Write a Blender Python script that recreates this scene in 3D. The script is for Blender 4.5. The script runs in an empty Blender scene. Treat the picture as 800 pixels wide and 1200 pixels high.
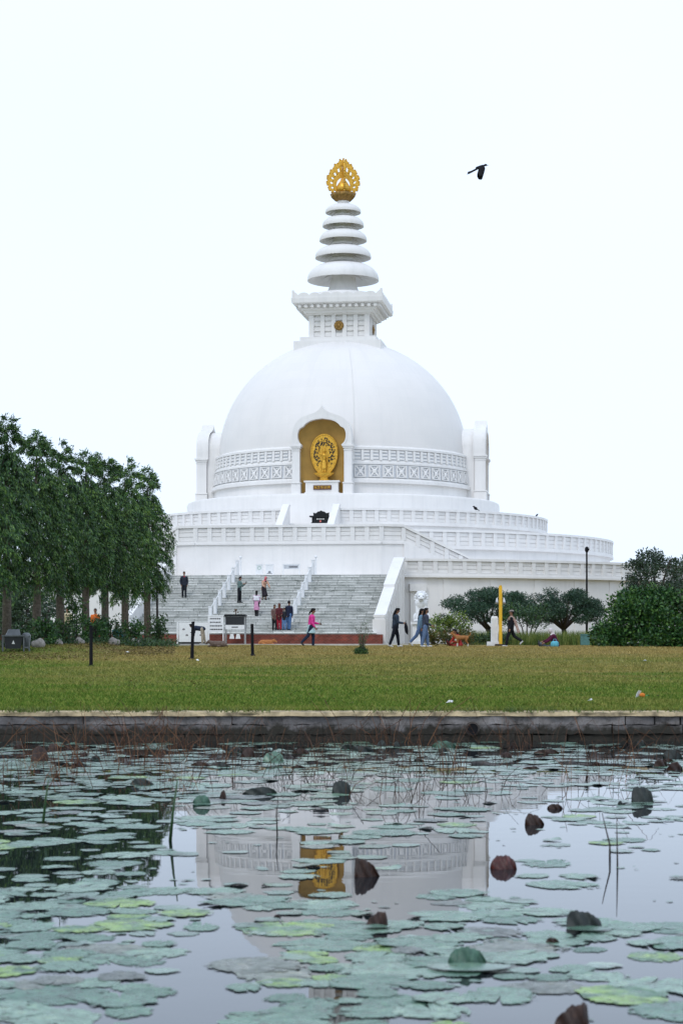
import bpy, bmesh, math, random
import numpy as np
from mathutils import Vector, Matrix

R = math.radians
rnd = random.Random(7)
npr = np.random.default_rng(7)
scene = bpy.context.scene
col = scene.collection

# ------------------------------------------------------------------ camera
CAM_Z = 1.86          # height of the lens above the pond
FPX = 2200.0          # focal length in photo pixels (photo 800 x 1200)
HOR = 748.0           # photo row of the horizon
cam = bpy.data.cameras.new("camera")
cam.sensor_fit = 'VERTICAL'
cam.sensor_height = 36.0
cam.sensor_width = 24.0
cam.lens = FPX / 1200.0 * 36.0
cam.shift_y = (HOR - 600.0) / 1200.0
cam.clip_start = 0.1
cam.clip_end = 6000.0
cam.dof.use_dof = True
cam.dof.focus_distance = 100.0
cam.dof.aperture_fstop = 4.2
camo = bpy.data.objects.new("camera", cam)
camo.location = (0, 0, CAM_Z)
camo.rotation_euler = (R(90), 0, 0)
col.objects.link(camo)
scene.camera = camo

# ------------------------------------------------------------------ light
SUN_EL, SUN_AZ = 48.0, 205.0     # azimuth measured clockwise from +Y (north)
world = bpy.data.worlds.new("World")
scene.world = world
world.use_nodes = True
wn = world.node_tree
wn.nodes.clear()
w_out = wn.nodes.new('ShaderNodeOutputWorld')
w_bg = wn.nodes.new('ShaderNodeBackground')
w_sky = wn.nodes.new('ShaderNodeTexSky')
w_sky.sky_type = 'NISHITA'
w_sky.sun_disc = False
w_sky.sun_elevation = R(SUN_EL)
w_sky.sun_rotation = R(SUN_AZ)
w_sky.air_density = 1.0
w_sky.dust_density = 4.0
w_mix = wn.nodes.new('ShaderNodeMix')
w_mix.data_type = 'RGBA'
w_mix.inputs[0].default_value = 0.86           # overcast: the cloud sheet covers most of the sky
w_tc = wn.nodes.new('ShaderNodeTexCoord')
w_noise = wn.nodes.new('ShaderNodeTexNoise')
w_noise.inputs['Scale'].default_value = 1.6
w_noise.inputs['Detail'].default_value = 4.0
w_ramp = wn.nodes.new('ShaderNodeValToRGB')
w_ramp.color_ramp.elements[0].position = 0.3
w_ramp.color_ramp.elements[0].color = (7.7, 9.15, 11.3, 1)
w_ramp.color_ramp.elements[1].position = 0.7
w_ramp.color_ramp.elements[1].color = (8.6, 10.0, 12.1, 1)
wn.links.new(w_tc.outputs['Generated'], w_noise.inputs['Vector'])
wn.links.new(w_noise.outputs['Fac'], w_ramp.inputs['Fac'])
wn.links.new(w_sky.outputs['Color'], w_mix.inputs['A'])
wn.links.new(w_ramp.outputs['Color'], w_mix.inputs['B'])
wn.links.new(w_mix.outputs['Result'], w_bg.inputs['Color'])
w_bg.inputs['Strength'].default_value = 0.12
wn.links.new(w_bg.outputs['Background'], w_out.inputs['Surface'])

sl = bpy.data.lights.new("sun", 'SUN')
sl.energy = 0.7
sl.angle = R(16)
sl.color = (1.0, 0.97, 0.93)
so = bpy.data.objects.new("sun", sl)
d = Vector((math.sin(R(SUN_AZ)) * math.cos(R(SUN_EL)), math.cos(R(SUN_AZ)) * math.cos(R(SUN_EL)), math.sin(R(SUN_EL))))
so.rotation_euler = d.to_track_quat('Z', 'Y').to_euler()
so.location = (-30, -40, 80)
col.objects.link(so)

scene.view_settings.view_transform = 'Standard'
scene.view_settings.look = 'None'
scene.view_settings.exposure = 0.08
scene.view_settings.gamma = 1.0
scene.view_settings.use_curve_mapping = False

# ------------------------------------------------------------------ helpers
def px(u, v, D):
    """photo pixel + distance -> world point"""
    return Vector(((u - 400.0) * D / FPX, D, CAM_Z + (HOR - v) * D / FPX))

def water_pt(u, v):
    D = CAM_Z * FPX / (v - HOR)
    return Vector(((u - 400.0) * D / FPX, D, 0.0))

LAWN = [(-5000, 0.30), (-60, 0.30), (33.9, 0.50), (36, 0.55), (60, 1.05), (83, 1.46), (92, 1.5), (5000, 1.5)]
def gz(y):
    for (a, za), (b, zb) in zip(LAWN, LAWN[1:]):
        if a <= y <= b:
            return za + (zb - za) * (y - a) / (b - a)
    return 1.5

class MB:
    def __init__(s): s.v = []; s.f = []
    def add(s, vs, fs):
        o = len(s.v); s.v += [tuple(p) for p in vs]; s.f += [tuple(i + o for i in f) for f in fs]
    def hexa(s, p):   # p: 4 bottom, 4 top (ccw)
        s.add(p, [(3, 2, 1, 0), (4, 5, 6, 7), (0, 1, 5, 4), (1, 2, 6, 5), (2, 3, 7, 6), (3, 0, 4, 7)])
    def box(s, c, size, rz=0.0, rx=0.0, ry=0.0):
        x, y, z = size[0] / 2, size[1] / 2, size[2] / 2
        M = Matrix.Rotation(rz, 3, 'Z') @ Matrix.Rotation(ry, 3, 'Y') @ Matrix.Rotation(rx, 3, 'X')
        pts = [(-x, -y, -z), (x, -y, -z), (x, y, -z), (-x, y, -z), (-x, -y, z), (x, -y, z), (x, y, z), (-x, y, z)]
        C = Vector(c)
        s.hexa([C + M @ Vector(p) for p in pts])
    def lathe(s, prof, seg=64, c=(0, 0, 0), a0=0.0, a1=2 * math.pi, lobes=0, amp=0.0, sx=1.0, sy=1.0):
        closed = abs(a1 - a0 - 2 * math.pi) < 1e-6
        n = seg if closed else seg + 1
        vs = []
        for (r, z) in prof:
            for i in range(n):
                a = a0 + (a1 - a0) * i / seg
                rr = r * (1 + amp * math.cos(lobes * a)) if lobes else r
                vs.append((c[0] + rr * math.cos(a) * sx, c[1] + rr * math.sin(a) * sy, c[2] + z))
        fs = []
        for k in range(len(prof) - 1):
            for i in range(seg):
                j = (i + 1) % n
                fs.append((k * n + i, k * n + j, (k + 1) * n + j, (k + 1) * n + i))
        s.add(vs, fs)
    def tube(s, pts, rad, seg=8, cap=True):
        pts = [Vector(p) for p in pts]
        if not hasattr(rad, '__len__'): rad = [rad] * len(pts)
        vs = []; prev = None
        for i, p in enumerate(pts):
            t = (pts[min(i + 1, len(pts) - 1)] - pts[max(i - 1, 0)]).normalized()
            ref = prev if prev is not None else (Vector((1, 0, 0)) if abs(t.x) < 0.8 else Vector((0, 1, 0)))
            a = (ref - t * ref.dot(t)).normalized(); prev = a
            b = t.cross(a)
            for k in range(seg):
                an = 2 * math.pi * k / seg
                vs.append(p + (a * math.cos(an) + b * math.sin(an)) * rad[i])
        fs = []
        for i in range(len(pts) - 1):
            for k in range(seg):
                j = (k + 1) % seg
                fs.append((i * seg + k, i * seg + j, (i + 1) * seg + j, (i + 1) * seg + k))
        if cap:
            fs.append(tuple(range(seg))[::-1]); o = (len(pts) - 1) * seg
            fs.append(tuple(o + k for k in range(seg)))
        s.add(vs, fs)
    def ball(s, c, r, seg=12, rings=8, M=None):
        if not hasattr(r, '__len__'): r = (r, r, r)
        c = Vector(c); vs = [c + (M @ Vector((0, 0, -r[2])) if M else Vector((0, 0, -r[2])))]
        for i in range(1, rings):
            ph = -math.pi / 2 + math.pi * i / rings
            for k in range(seg):
                th = 2 * math.pi * k / seg
                p = Vector((r[0] * math.cos(ph) * math.cos(th), r[1] * math.cos(ph) * math.sin(th), r[2] * math.sin(ph)))
                vs.append(c + (M @ p if M else p))
        vs.append(c + (M @ Vector((0, 0, r[2])) if M else Vector((0, 0, r[2]))))
        fs = []
        for k in range(seg):
            fs.append((0, 1 + (k + 1) % seg, 1 + k))
        for i in range(rings - 2):
            for k in range(seg):
                a = 1 + i * seg + k; b = 1 + i * seg + (k + 1) % seg
                fs.append((a, b, b + seg, a + seg))
        o = 1 + (rings - 2) * seg; t = len(vs) - 1
        for k in range(seg):
            fs.append((o + k, o + (k + 1) % seg, t))
        s.add(vs, fs)
    def prism(s, poly, y0, y1, axis='y'):
        """2-D polygon extruded; axis y: poly is (x,z); axis x: poly is (y,z); axis z: poly (x,y)"""
        n = len(poly)
        def mk(p, t):
            return (p[0], t, p[1]) if axis == 'y' else (t, p[0], p[1]) if axis == 'x' else (p[0], p[1], t)
        vs = [mk(p, y0) for p in poly] + [mk(p, y1) for p in poly]
        fs = [tuple(range(n)), tuple(range(2 * n - 1, n - 1, -1))]
        for i in range(n):
            j = (i + 1) % n
            fs.append((j, i, n + i, n + j))
        s.add(vs, fs)
    def capsule(s, a, b, ra, rb, seg=10):
        a = Vector(a); b = Vector(b)
        t = (b - a); L = t.length
        if L < 1e-5: s.ball(a, ra, seg, 6); return
        t /= L
        ps = []; rs = []
        for k in range(4):
            an = math.pi / 2 * k / 3.0
            ps.append(a - t * ra * math.cos(an) * 0.999); rs.append(max(ra * math.sin(an), 0.002))
        for k in range(4):
            an = math.pi / 2 * k / 3.0
            ps.append(b + t * rb * math.sin(an) * 0.999); rs.append(max(rb * math.cos(an), 0.002))
        s.tube(ps, rs, seg)
    def mesh(s, name, smooth=False, recalc=True):
        me = bpy.data.meshes.new(name)
        me.from_pydata(s.v, [], s.f)
        if recalc:
            bm = bmesh.new(); bm.from_mesh(me)
            bmesh.ops.recalc_face_normals(bm, faces=bm.faces)
            bm.to_mesh(me); bm.free()
        if smooth:
            me.polygons.foreach_set('use_smooth', [True] * len(me.polygons))
        me.update()
        return me
    def build(s, name, mat, parent=None, smooth=False, recalc=True, auto=None):
        me = s.mesh(name, smooth or auto is not None, recalc)
        if auto is not None:
            try: me.set_sharp_from_angle(angle=R(auto))
            except Exception: pass
        return link(name, me, mat, parent)

def link(name, me, mat=None, parent=None):
    o = bpy.data.objects.new(name, me)
    if mat is not None and not me.materials: me.materials.append(mat)
    col.objects.link(o)
    if parent: o.parent = parent
    return o

def empty(name, loc, rz=0.0):
    o = bpy.data.objects.new(name, None)
    o.empty_display_size = 0.3
    o.location = loc; o.rotation_euler = (0, 0, rz)
    col.objects.link(o)
    return o

def tag(o, label=None, cat=None, group=None, kind=None):
    if label: o['label'] = label
    if cat: o['category'] = cat
    if group: o['group'] = group
    if kind: o['kind'] = kind
    return o

def copy_tree(o, parent=None):
    c = o.copy(); col.objects.link(c)
    if parent: c.parent = parent
    for ch in list(o.children): copy_tree(ch, c)
    return c

# ------------------------------------------------------------------ materials
def srgb(r, g, b):
    f = lambda c: (c / 255.0 / 12.92) if c / 255.0 <= 0.04045 else ((c / 255.0 + 0.055) / 1.055) ** 2.4
    return (f(r), f(g), f(b), 1.0)

class NT:
    def __init__(s, name):
        s.m = bpy.data.materials.new(name); s.m.use_nodes = True
        s.t = s.m.node_tree; s.n = s.t.nodes; s.b = s.n['Principled BSDF']
    def node(s, ty, **kw):
        n = s.n.new(ty)
        for k, v in kw.items():
            if k.startswith('_'): setattr(n, k[1:], v)
            else: n.inputs[k].default_value = v
        return n
    def l(s, a, b): s.t.links.new(a, b)
    def coord(s, kind='Object', scale=(1, 1, 1)):
        tc = s.node('ShaderNodeTexCoord'); mp = s.node('ShaderNodeMapping'); mp.inputs['Scale'].default_value = scale
        s.l(tc.outputs[kind], mp.inputs['Vector']); return mp.outputs['Vector']
    def noise(s, vec, scale, detail=4.0, rough=0.55):
        n = s.node('ShaderNodeTexNoise'); n.inputs['Scale'].default_value = scale
        n.inputs['Detail'].default_value = detail; n.inputs['Roughness'].default_value = rough
        if vec is not None: s.l(vec, n.inputs['Vector'])
        return n.outputs['Fac']
    def ramp(s, fac, stops):
        r = s.node('ShaderNodeValToRGB'); e = r.color_ramp.elements
        while len(e) < len(stops): e.new(0.5)
        for i, (p, c) in enumerate(stops):
            e[i].position = p; e[i].color = c if len(c) == 4 else (*c, 1)
        s.l(fac, r.inputs['Fac']); return r.outputs['Color']
    def mix(s, fac, a, b, mode='MIX'):
        m = s.node('ShaderNodeMix'); m.data_type = 'RGBA'; m.blend_type = mode
        for i, x in ((0, fac), ('A', a), ('B', b)):
            if hasattr(x, 'is_linked') or hasattr(x, 'links'): s.l(x, m.inputs[i])
            else: m.inputs[i].default_value = x
        return m.outputs['Result']
    def bump(s, h, strength=0.3, dist=0.02):
        b = s.node('ShaderNodeBump'); b.inputs['Strength'].default_value = strength; b.inputs['Distance'].default_value = dist
        s.l(h, b.inputs['Height']); s.l(b.outputs['Normal'], s.b.inputs['Normal'])
    def set(s, **kw):
        for k, v in kw.items():
            s.b.inputs[k.replace('_', ' ')].default_value = v
        return s

def simple(name, c, rough=0.6, metal=0.0, var=0.15, scale=6.0, bump=0.0, spec=None):
    t = NT(name); v = t.coord('Object')
    f = t.noise(v, scale, 4)
    c = c if len(c) == 4 else (*c, 1)
    lo = tuple(x * (1 - var) for x in c[:3]) + (1,); hi = tuple(min(1, x * (1 + var)) for x in c[:3]) + (1,)
    t.l(t.ramp(f, [(0.3, lo), (0.7, hi)]), t.b.inputs['Base Color'])
    t.set(Roughness=rough, Metallic=metal)
    if spec is not None: t.b.inputs['Specular IOR Level'].default_value = spec
    if bump: t.bump(f, bump, 0.02)
    return t.m

M = {}
def white_paint():
    t = NT('white_paint'); v = t.coord('Object')
    f1 = t.noise(v, 0.35, 6, 0.6)
    vs = t.coord('Object', (1.6, 1.6, 0.12))
    f2 = t.noise(vs, 1.3, 6, 0.65)                    # rain streaks run down the walls
    a = t.ramp(f1, [(0.3, (0.745, 0.728, 0.71)), (0.65, (0.815, 0.797, 0.78))])
    b = t.ramp(f2, [(0.30, (0.84, 0.85, 0.86)), (0.52, (1, 1, 1))])
    c = t.mix(0.45, a, b, 'MULTIPLY')
    t.l(c, t.b.inputs['Base Color']); t.set(Roughness=0.55)
    t.b.inputs['Specular IOR Level'].default_value = 0.3
    f3 = t.noise(v, 14.0, 3)
    t.bump(f3, 0.06, 0.02)
    return t.m
M['white'] = white_paint()

def dome_paint():
    t = NT('dome_paint')
    tc = t.node('ShaderNodeTexCoord'); sep = t.node('ShaderNodeSeparateXYZ'); t.l(tc.outputs['Object'], sep.inputs[0])
    at = t.node('ShaderNodeMath', _operation='ARCTAN2'); t.l(sep.outputs['Y'], at.inputs[0]); t.l(sep.outputs['X'], at.inputs[1])
    ml = t.node('ShaderNodeMath', _operation='MULTIPLY'); t.l(at.outputs[0], ml.inputs[0]); ml.inputs[1].default_value = 8.0
    cb = t.node('ShaderNodeCombineXYZ'); t.l(ml.outputs[0], cb.inputs['X']); t.l(sep.outputs['Z'], cb.inputs['Y'])
    br = t.node('ShaderNodeTexBrick'); t.l(cb.outputs[0], br.inputs['Vector'])
    br.inputs['Scale'].default_value = 1.0; br.inputs['Brick Width'].default_value = 1.5; br.inputs['Row Height'].default_value = 0.75
    br.inputs['Mortar Size'].default_value = 0.012; br.inputs['Mortar Smooth'].default_value = 0.6; br.offset = 0.0
    br.inputs['Color1'].default_value = (0.80, 0.772, 0.75, 1); br.inputs['Color2'].default_value = (0.782, 0.756, 0.735, 1)
    br.inputs['Mortar'].default_value = (0.77, 0.745, 0.725, 1)
    mp = t.node('ShaderNodeMapping'); mp.inputs['Scale'].default_value = (0.9, 0.11, 1); t.l(cb.outputs[0], mp.inputs['Vector'])
    f2 = t.noise(mp.outputs['Vector'], 1.4, 6, 0.65)
    b = t.ramp(f2, [(0.30, (0.86, 0.87, 0.88)), (0.5, (1, 1, 1))])
    f1 = t.noise(tc.outputs['Object'], 0.3, 4)
    g = t.ramp(f1, [(0.3, (0.95, 0.955, 0.96)), (0.7, (1, 1, 1))])
    c = t.mix(0.28, br.outputs['Color'], b, 'MULTIPLY'); c = t.mix(1.0, c, g, 'MULTIPLY')
    t.l(c, t.b.inputs['Base Color']); t.set(Roughness=0.5); t.b.inputs['Specular IOR Level'].default_value = 0.3
    return t.m
M['dome'] = dome_paint()
M['white_clean'] = simple('white_board', (0.78, 0.79, 0.8), 0.5, var=0.05)
M['lion'] = simple('white_stone', (0.74, 0.75, 0.76), 0.7, var=0.1, scale=5, bump=0.2)

def gold_mat(name, c, rough=0.38):
    t = NT(name); v = t.coord('Object'); f = t.noise(v, 7.0, 5)
    t.l(t.ramp(f, [(0.3, tuple(x * 0.6 for x in c)), (0.65, c)]), t.b.inputs['Base Color'])
    t.set(Roughness=rough, Metallic=0.55); t.bump(f, 0.25, 0.03)
    return t.m
M['gold'] = gold_mat('gilding', (0.82, 0.46, 0.055))
M['gold_dark'] = gold_mat('aged_gilding', (0.33, 0.19, 0.05), 0.5)
M['ochre'] = simple('ochre_paint', (0.36, 0.21, 0.045), 0.75, var=0.12, scale=1.5)
M['foliate'] = simple('dark_carved_foliage', (0.045, 0.035, 0.025), 0.7)
M['plaque'] = simple('maroon_plaque', (0.09, 0.025, 0.02), 0.4)
M['granite'] = simple('black_granite', (0.012, 0.014, 0.016), 0.5, var=0.3, scale=20, spec=0.2)
M['black'] = simple('black_paint', (0.012, 0.012, 0.014), 0.8, var=0.2, spec=0.12)
M['ink'] = simple('dark_ink', (0.06, 0.06, 0.07), 0.7)
M['letter'] = simple('pale_lettering', (0.75, 0.74, 0.7), 0.5)
M['red_emblem'] = simple('red_emblem', (0.6, 0.15, 0.12), 0.5)
M['steel'] = simple('steel', (0.45, 0.46, 0.47), 0.35, metal=0.7)
M['yellow'] = simple('yellow_paint', (0.78, 0.44, 0.015), 0.45, var=0.1)
M['bark'] = simple('bark', (0.13, 0.105, 0.085), 0.9, var=0.4, scale=12, bump=0.6)
M['bark_dark'] = simple('dark_bark', (0.05, 0.04, 0.034), 0.9, var=0.4, scale=12, bump=0.6)
M['stone'] = simple('field_stone', (0.3, 0.27, 0.24), 0.9, var=0.3, scale=9, bump=0.5)
M['earth'] = simple('dry_earth', (0.13, 0.075, 0.045), 0.95, var=0.4, scale=14, bump=0.7)
M['skin'] = simple('skin', (0.25, 0.125, 0.075), 0.55, var=0.08)
M['hairm'] = simple('black_hair', (0.010, 0.008, 0.008), 0.6, var=0.2, scale=40, spec=0.15)

def cloth(name, c, rough=0.85):
    if name in M: return M[name]
    t = NT(name); v = t.coord('Object'); f = t.noise(v, 9.0, 4); f2 = t.noise(v, 90.0, 2)
    c = c if len(c) == 4 else (*c, 1)
    t.l(t.ramp(f, [(0.3, tuple(x * 0.75 for x in c[:3])), (0.7, tuple(min(1, x * 1.15) for x in c[:3]))]), t.b.inputs['Base Color'])
    t.set(Roughness=rough); t.b.inputs['Specular IOR Level'].default_value = 0.15
    t.bump(f2, 0.3, 0.01)
    M[name] = t.m; return t.m

def leaf_mat(name, dark, mid, light, rough=0.45, spec=0.35, trans=0.0):
    t = NT(name); g = t.node('ShaderNodeNewGeometry')
    v = t.coord('Object'); f = t.noise(v, 1.7, 4, 0.65)
    add = t.node('ShaderNodeMath', _operation='ADD'); t.l(g.outputs['Random Per Island'], add.inputs[0]); t.l(f, add.inputs[1])
    mu = t.node('ShaderNodeMath', _operation='MULTIPLY'); t.l(add.outputs[0], mu.inputs[0]); mu.inputs[1].default_value = 0.5
    oi = t.node('ShaderNodeObjectInfo'); orp = t.ramp(oi.outputs['Random'], [(0.0, (0.78, 0.80, 0.78)), (1.0, (1.25, 1.2, 1.1))])
    t.l(t.mix(1.0, t.ramp(mu.outputs[0], [(0.30, dark), (0.52, mid), (0.80, light)]), orp, 'MULTIPLY'), t.b.inputs['Base Color'])
    t.set(Roughness=rough); t.b.inputs['Specular IOR Level'].default_value = spec
    return t.m
M['mast_leaf'] = leaf_mat('mast_leaf', (0.010, 0.038, 0.014), (0.040, 0.115, 0.03), (0.17, 0.28, 0.06))
M['acacia_leaf'] = leaf_mat('acacia_leaf', (0.013, 0.042, 0.026), (0.030, 0.080, 0.044), (0.065, 0.125, 0.06))
M['bush_leaf'] = leaf_mat('bush_leaf', (0.010, 0.045, 0.010), (0.028, 0.105, 0.024), (0.12, 0.23, 0.04))
M['far_leaf'] = leaf_mat('far_leaf', (0.018, 0.042, 0.025), (0.035, 0.068, 0.036), (0.06, 0.1, 0.045))
M['hedge_leaf'] = leaf_mat('hedge_leaf', (0.03, 0.05, 0.012), (0.08, 0.10, 0.02), (0.22, 0.11, 0.02))
M['lime_leaf'] = leaf_mat('lime_leaf', (0.04, 0.08, 0.015), (0.12, 0.2, 0.03), (0.28, 0.34, 0.05))
M['shrub_leaf'] = leaf_mat('shrub_leaf', (0.012, 0.04, 0.014), (0.03, 0.08, 0.025), (0.09, 0.16, 0.04))
M['grass_blade'] = leaf_mat('grass_blade', (0.07, 0.12, 0.016), (0.14, 0.19, 0.03), (0.30, 0.26, 0.07), 0.6, 0.2)
M['tall_grass'] = leaf_mat('tall_grass', (0.05, 0.09, 0.02), (0.11, 0.17, 0.04), (0.25, 0.25, 0.08), 0.6, 0.2)
M['litter_leaf'] = leaf_mat('litter_leaf', (0.06, 0.05, 0.02), (0.16, 0.12, 0.05), (0.32, 0.26, 0.14), 0.8, 0.1)
M['reed'] = leaf_mat('dry_reed', (0.05, 0.022, 0.014), (0.10, 0.045, 0.025), (0.24, 0.12, 0.06), 0.7, 0.2)
M['reed_dark'] = leaf_mat('dark_reed', (0.02, 0.014, 0.012), (0.04, 0.026, 0.02), (0.12, 0.06, 0.035), 0.7, 0.2)

def ground_mat(name, gain=1.0, blades=False):
    t = NT(name)
    tc = t.node('ShaderNodeTexCoord'); P = tc.outputs['Object']
    sep = t.node('ShaderNodeSeparateXYZ'); t.l(P, sep.inputs[0])
    n1 = t.noise(P, 0.16, 6, 0.6); n2 = t.noise(P, 1.3, 6, 0.65)
    mp = t.node('ShaderNodeMapping'); mp.inputs['Scale'].default_value = (0.22, 1.0, 1); t.l(P, mp.inputs['Vector'])
    n3 = t.noise(mp.outputs['Vector'], 0.45, 5, 0.6)
    n4 = t.noise(P, 26.0, 5, 0.7)
    # the lawn dries out towards the trodden strip by the path
    mr = t.node('ShaderNodeMapRange'); mr.inputs['From Min'].default_value = 36; mr.inputs['From Max'].default_value = 84
    mr.inputs['To Min'].default_value = -0.50; mr.inputs['To Max'].default_value = 0.22; t.l(sep.outputs['Y'], mr.inputs['Value'])
    mx = t.node('ShaderNodeMapRange'); mx.inputs['From Min'].default_value = -12; mx.inputs['From Max'].default_value = -6.5
    mx.inputs['To Min'].default_value = -0.32; mx.inputs['To Max'].default_value = 0.0; t.l(sep.outputs['X'], mx.inputs['Value'])
    m2 = t.node('ShaderNodeMath', _operation='ADD'); t.l(mr.outputs[0], m2.inputs[0]); t.l(mx.outputs[0], m2.inputs[1]); mr = m2
    s = t.node('ShaderNodeMath', _operation='MULTIPLY_ADD'); t.l(n3, s.inputs[0]); s.inputs[1].default_value = 1.3; t.l(mr.outputs[0], s.inputs[2])
    s2 = t.node('ShaderNodeMath', _operation='MULTIPLY_ADD'); t.l(n1, s2.inputs[0]); s2.inputs[1].default_value = 0.45; t.l(s.outputs[0], s2.inputs[2])
    dry = t.ramp(s2.outputs[0], [(0.42, (0, 0, 0)), (0.95, (1, 1, 1))])
    src = n2
    if blades:
        g = t.node('ShaderNodeNewGeometry'); av = t.node('ShaderNodeMath', _operation='MULTIPLY_ADD')
        t.l(g.outputs['Random Per Island'], av.inputs[0]); av.inputs[1].default_value = 0.55
        hf = t.node('ShaderNodeMath', _operation='MULTIPLY'); t.l(n2, hf.inputs[0]); hf.inputs[1].default_value = 0.5; t.l(hf.outputs[0], av.inputs[2]); src = av.outputs[0]
    k = lambda c: tuple(x * gain for x in c)
    green = t.ramp(src, [(0.25, k((0.045, 0.095, 0.012))), (0.55, k((0.105, 0.175, 0.024))), (0.8, k((0.24, 0.245, 0.06)))])
    straw = t.ramp(src, [(0.25, k((0.16, 0.135, 0.045))), (0.6, k((0.30, 0.225, 0.075))), (0.85, k((0.44, 0.34, 0.13)))])
    c = t.mix(dry, green, straw)
    if not blades:
        sp = t.ramp(n4, [(0.3, (0.55, 0.55, 0.55)), (0.7, (1.25, 1.25, 1.2))]); c = t.mix(0.8, c, sp, 'MULTIPLY')
    t.l(c, t.b.inputs['Base Color']); t.set(Roughness=0.95); t.b.inputs['Specular IOR Level'].default_value = 0.1
    if not blades: t.bump(n4, 0.6, 0.05)
    return t.m
M['ground'] = ground_mat('lawn_ground', 0.92)
M['grass_blade'] = ground_mat('grass_blade', 1.12, True)

def water_mat():
    t = NT('pond_water'); v = t.coord('Object')
    mp = t.node('ShaderNodeMapping'); mp.inputs['Scale'].default_value = (0.6, 1.6, 1); t.l(v, mp.inputs['Vector'])
    n = t.noise(mp.outputs['Vector'], 1.6, 2, 0.4)
    t.b.inputs['Base Color'].default_value = (0.010, 0.013, 0.016, 1)
    t.set(Roughness=0.012, IOR=1.40)
    t.bump(n, 0.012, 0.05)
    return t.m
M['water'] = water_mat()

def pad_mat(name, a, b, c, rough=0.42, ragged=True, algae=None):
    t = NT(name); v = t.coord('Object'); oi = t.node('ShaderNodeObjectInfo')
    off = t.node('ShaderNodeVectorMath', _operation='SCALE'); off.inputs[0].default_value = (31.0, 17.0, 5.0); t.l(oi.outputs['Random'], off.inputs['Scale'])
    av = t.node('ShaderNodeVectorMath', _operation='ADD'); t.l(v, av.inputs[0]); t.l(off.outputs[0], av.inputs[1])
    f = t.noise(av.outputs[0], 2.2, 8, 0.7); f2 = t.noise(av.outputs[0], 7.0, 5, 0.6)
    g = t.node('ShaderNodeNewGeometry')
    ad = t.node('ShaderNodeMath', _operation='ADD'); t.l(oi.outputs['Random'], ad.inputs[0]); t.l(g.outputs['Random Per Island'], ad.inputs[1])
    fr = t.node('ShaderNodeMath', _operation='FRACT'); t.l(ad.outputs[0], fr.inputs[0])
    base = t.ramp(fr.outputs[0], [(0.0, a), (0.6, b), (1.0, c)])
    sp = t.ramp(f, [(0.32, (0.40, 0.36, 0.30)), (0.43, (0.80, 0.84, 0.78)), (0.54, (1.05, 1.08, 1.02)), (0.68, (1.6, 1.45, 1.2))])
    if algae:       # a bloom of algae covers part of the leaf
        f6 = t.noise(av.outputs[0], 1.1, 5, 0.6)
        base = t.mix(t.ramp(f6, [(0.40, (0, 0, 0)), (0.56, (1, 1, 1))]), base, algae)
    cc = t.mix(0.95, base, sp, 'MULTIPLY')
    # radial veins
    sep = t.node('ShaderNodeSeparateXYZ'); t.l(v, sep.inputs[0])
    at = t.node('ShaderNodeMath', _operation='ARCTAN2'); t.l(sep.outputs['Y'], at.inputs[0]); t.l(sep.outputs['X'], at.inputs[1])
    ml = t.node('ShaderNodeMath', _operation='MULTIPLY'); t.l(at.outputs[0], ml.inputs[0]); ml.inputs[1].default_value = 13.0
    sn = t.node('ShaderNodeMath', _operation='SINE'); t.l(ml.outputs[0], sn.inputs[0])
    vn = t.ramp(sn.outputs[0], [(0.0, (1, 1, 1)), (0.9, (1, 1, 1)), (1.0, (1.22, 1.2, 1.05))])
    cc = t.mix(0.7, cc, vn, 'MULTIPLY')
    hole = t.ramp(f2, [(0.36, (0.20, 0.12, 0.07)), (0.43, (1, 1, 1))])     # brown decay spots
    cc = t.mix(0.85, cc, hole, 'MULTIPLY')
    t.l(cc, t.b.inputs['Base Color'])
    f8 = t.noise(av.outputs[0], 3.1, 5, 0.6)
    rg = t.node('ShaderNodeMapRange'); rg.inputs['From Min'].default_value = 0.35; rg.inputs['From Max'].default_value = 0.65; rg.inputs['To Min'].default_value = rough * 0.55; rg.inputs['To Max'].default_value = rough * 1.9
    t.l(f8, rg.inputs['Value']); t.l(rg.outputs[0], t.b.inputs['Roughness']); t.b.inputs['Specular IOR Level'].default_value = 0.46
    t.bump(f, 0.35, 0.03)
    if ragged:      # eaten, rotted edges and holes
        ln = t.node('ShaderNodeVectorMath', _operation='LENGTH'); t.l(v, ln.inputs[0])
        f5 = t.noise(av.outputs[0], 2.6, 6, 0.65)
        e1 = t.node('ShaderNodeMath', _operation='MULTIPLY_ADD'); t.l(f5, e1.inputs[0]); e1.inputs[1].default_value = -2.3; sh = t.node('ShaderNodeMath', _operation='ADD'); t.l(ln.outputs['Value'], sh.inputs[0]); sh.inputs[1].default_value = 0.19; t.l(sh.outputs[0], e1.inputs[2])
        al = t.ramp(e1.outputs[0], [(0.0, (1, 1, 1)), (0.03, (0, 0, 0))])
        t.l(al, t.b.inputs['Alpha'])
    return t.m
M['pad'] = pad_mat('lily_pad', (0.065, 0.15, 0.11), (0.11, 0.21, 0.16), (0.19, 0.29, 0.235), 0.24)
M['pad_far'] = pad_mat('far_lily_pad', (0.08, 0.15, 0.115), (0.13, 0.21, 0.17), (0.20, 0.28, 0.24), 0.2, False)
M['pad_yellow'] = pad_mat('algae_pad', (0.06, 0.145, 0.095), (0.09, 0.19, 0.12), (0.14, 0.24, 0.15), 0.3, True, (0.20, 0.32, 0.09, 1))
M['pad_grey'] = pad_mat('faded_pad', (0.10, 0.11, 0.11), (0.15, 0.165, 0.155), (0.21, 0.23, 0.20), 0.32)

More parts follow.
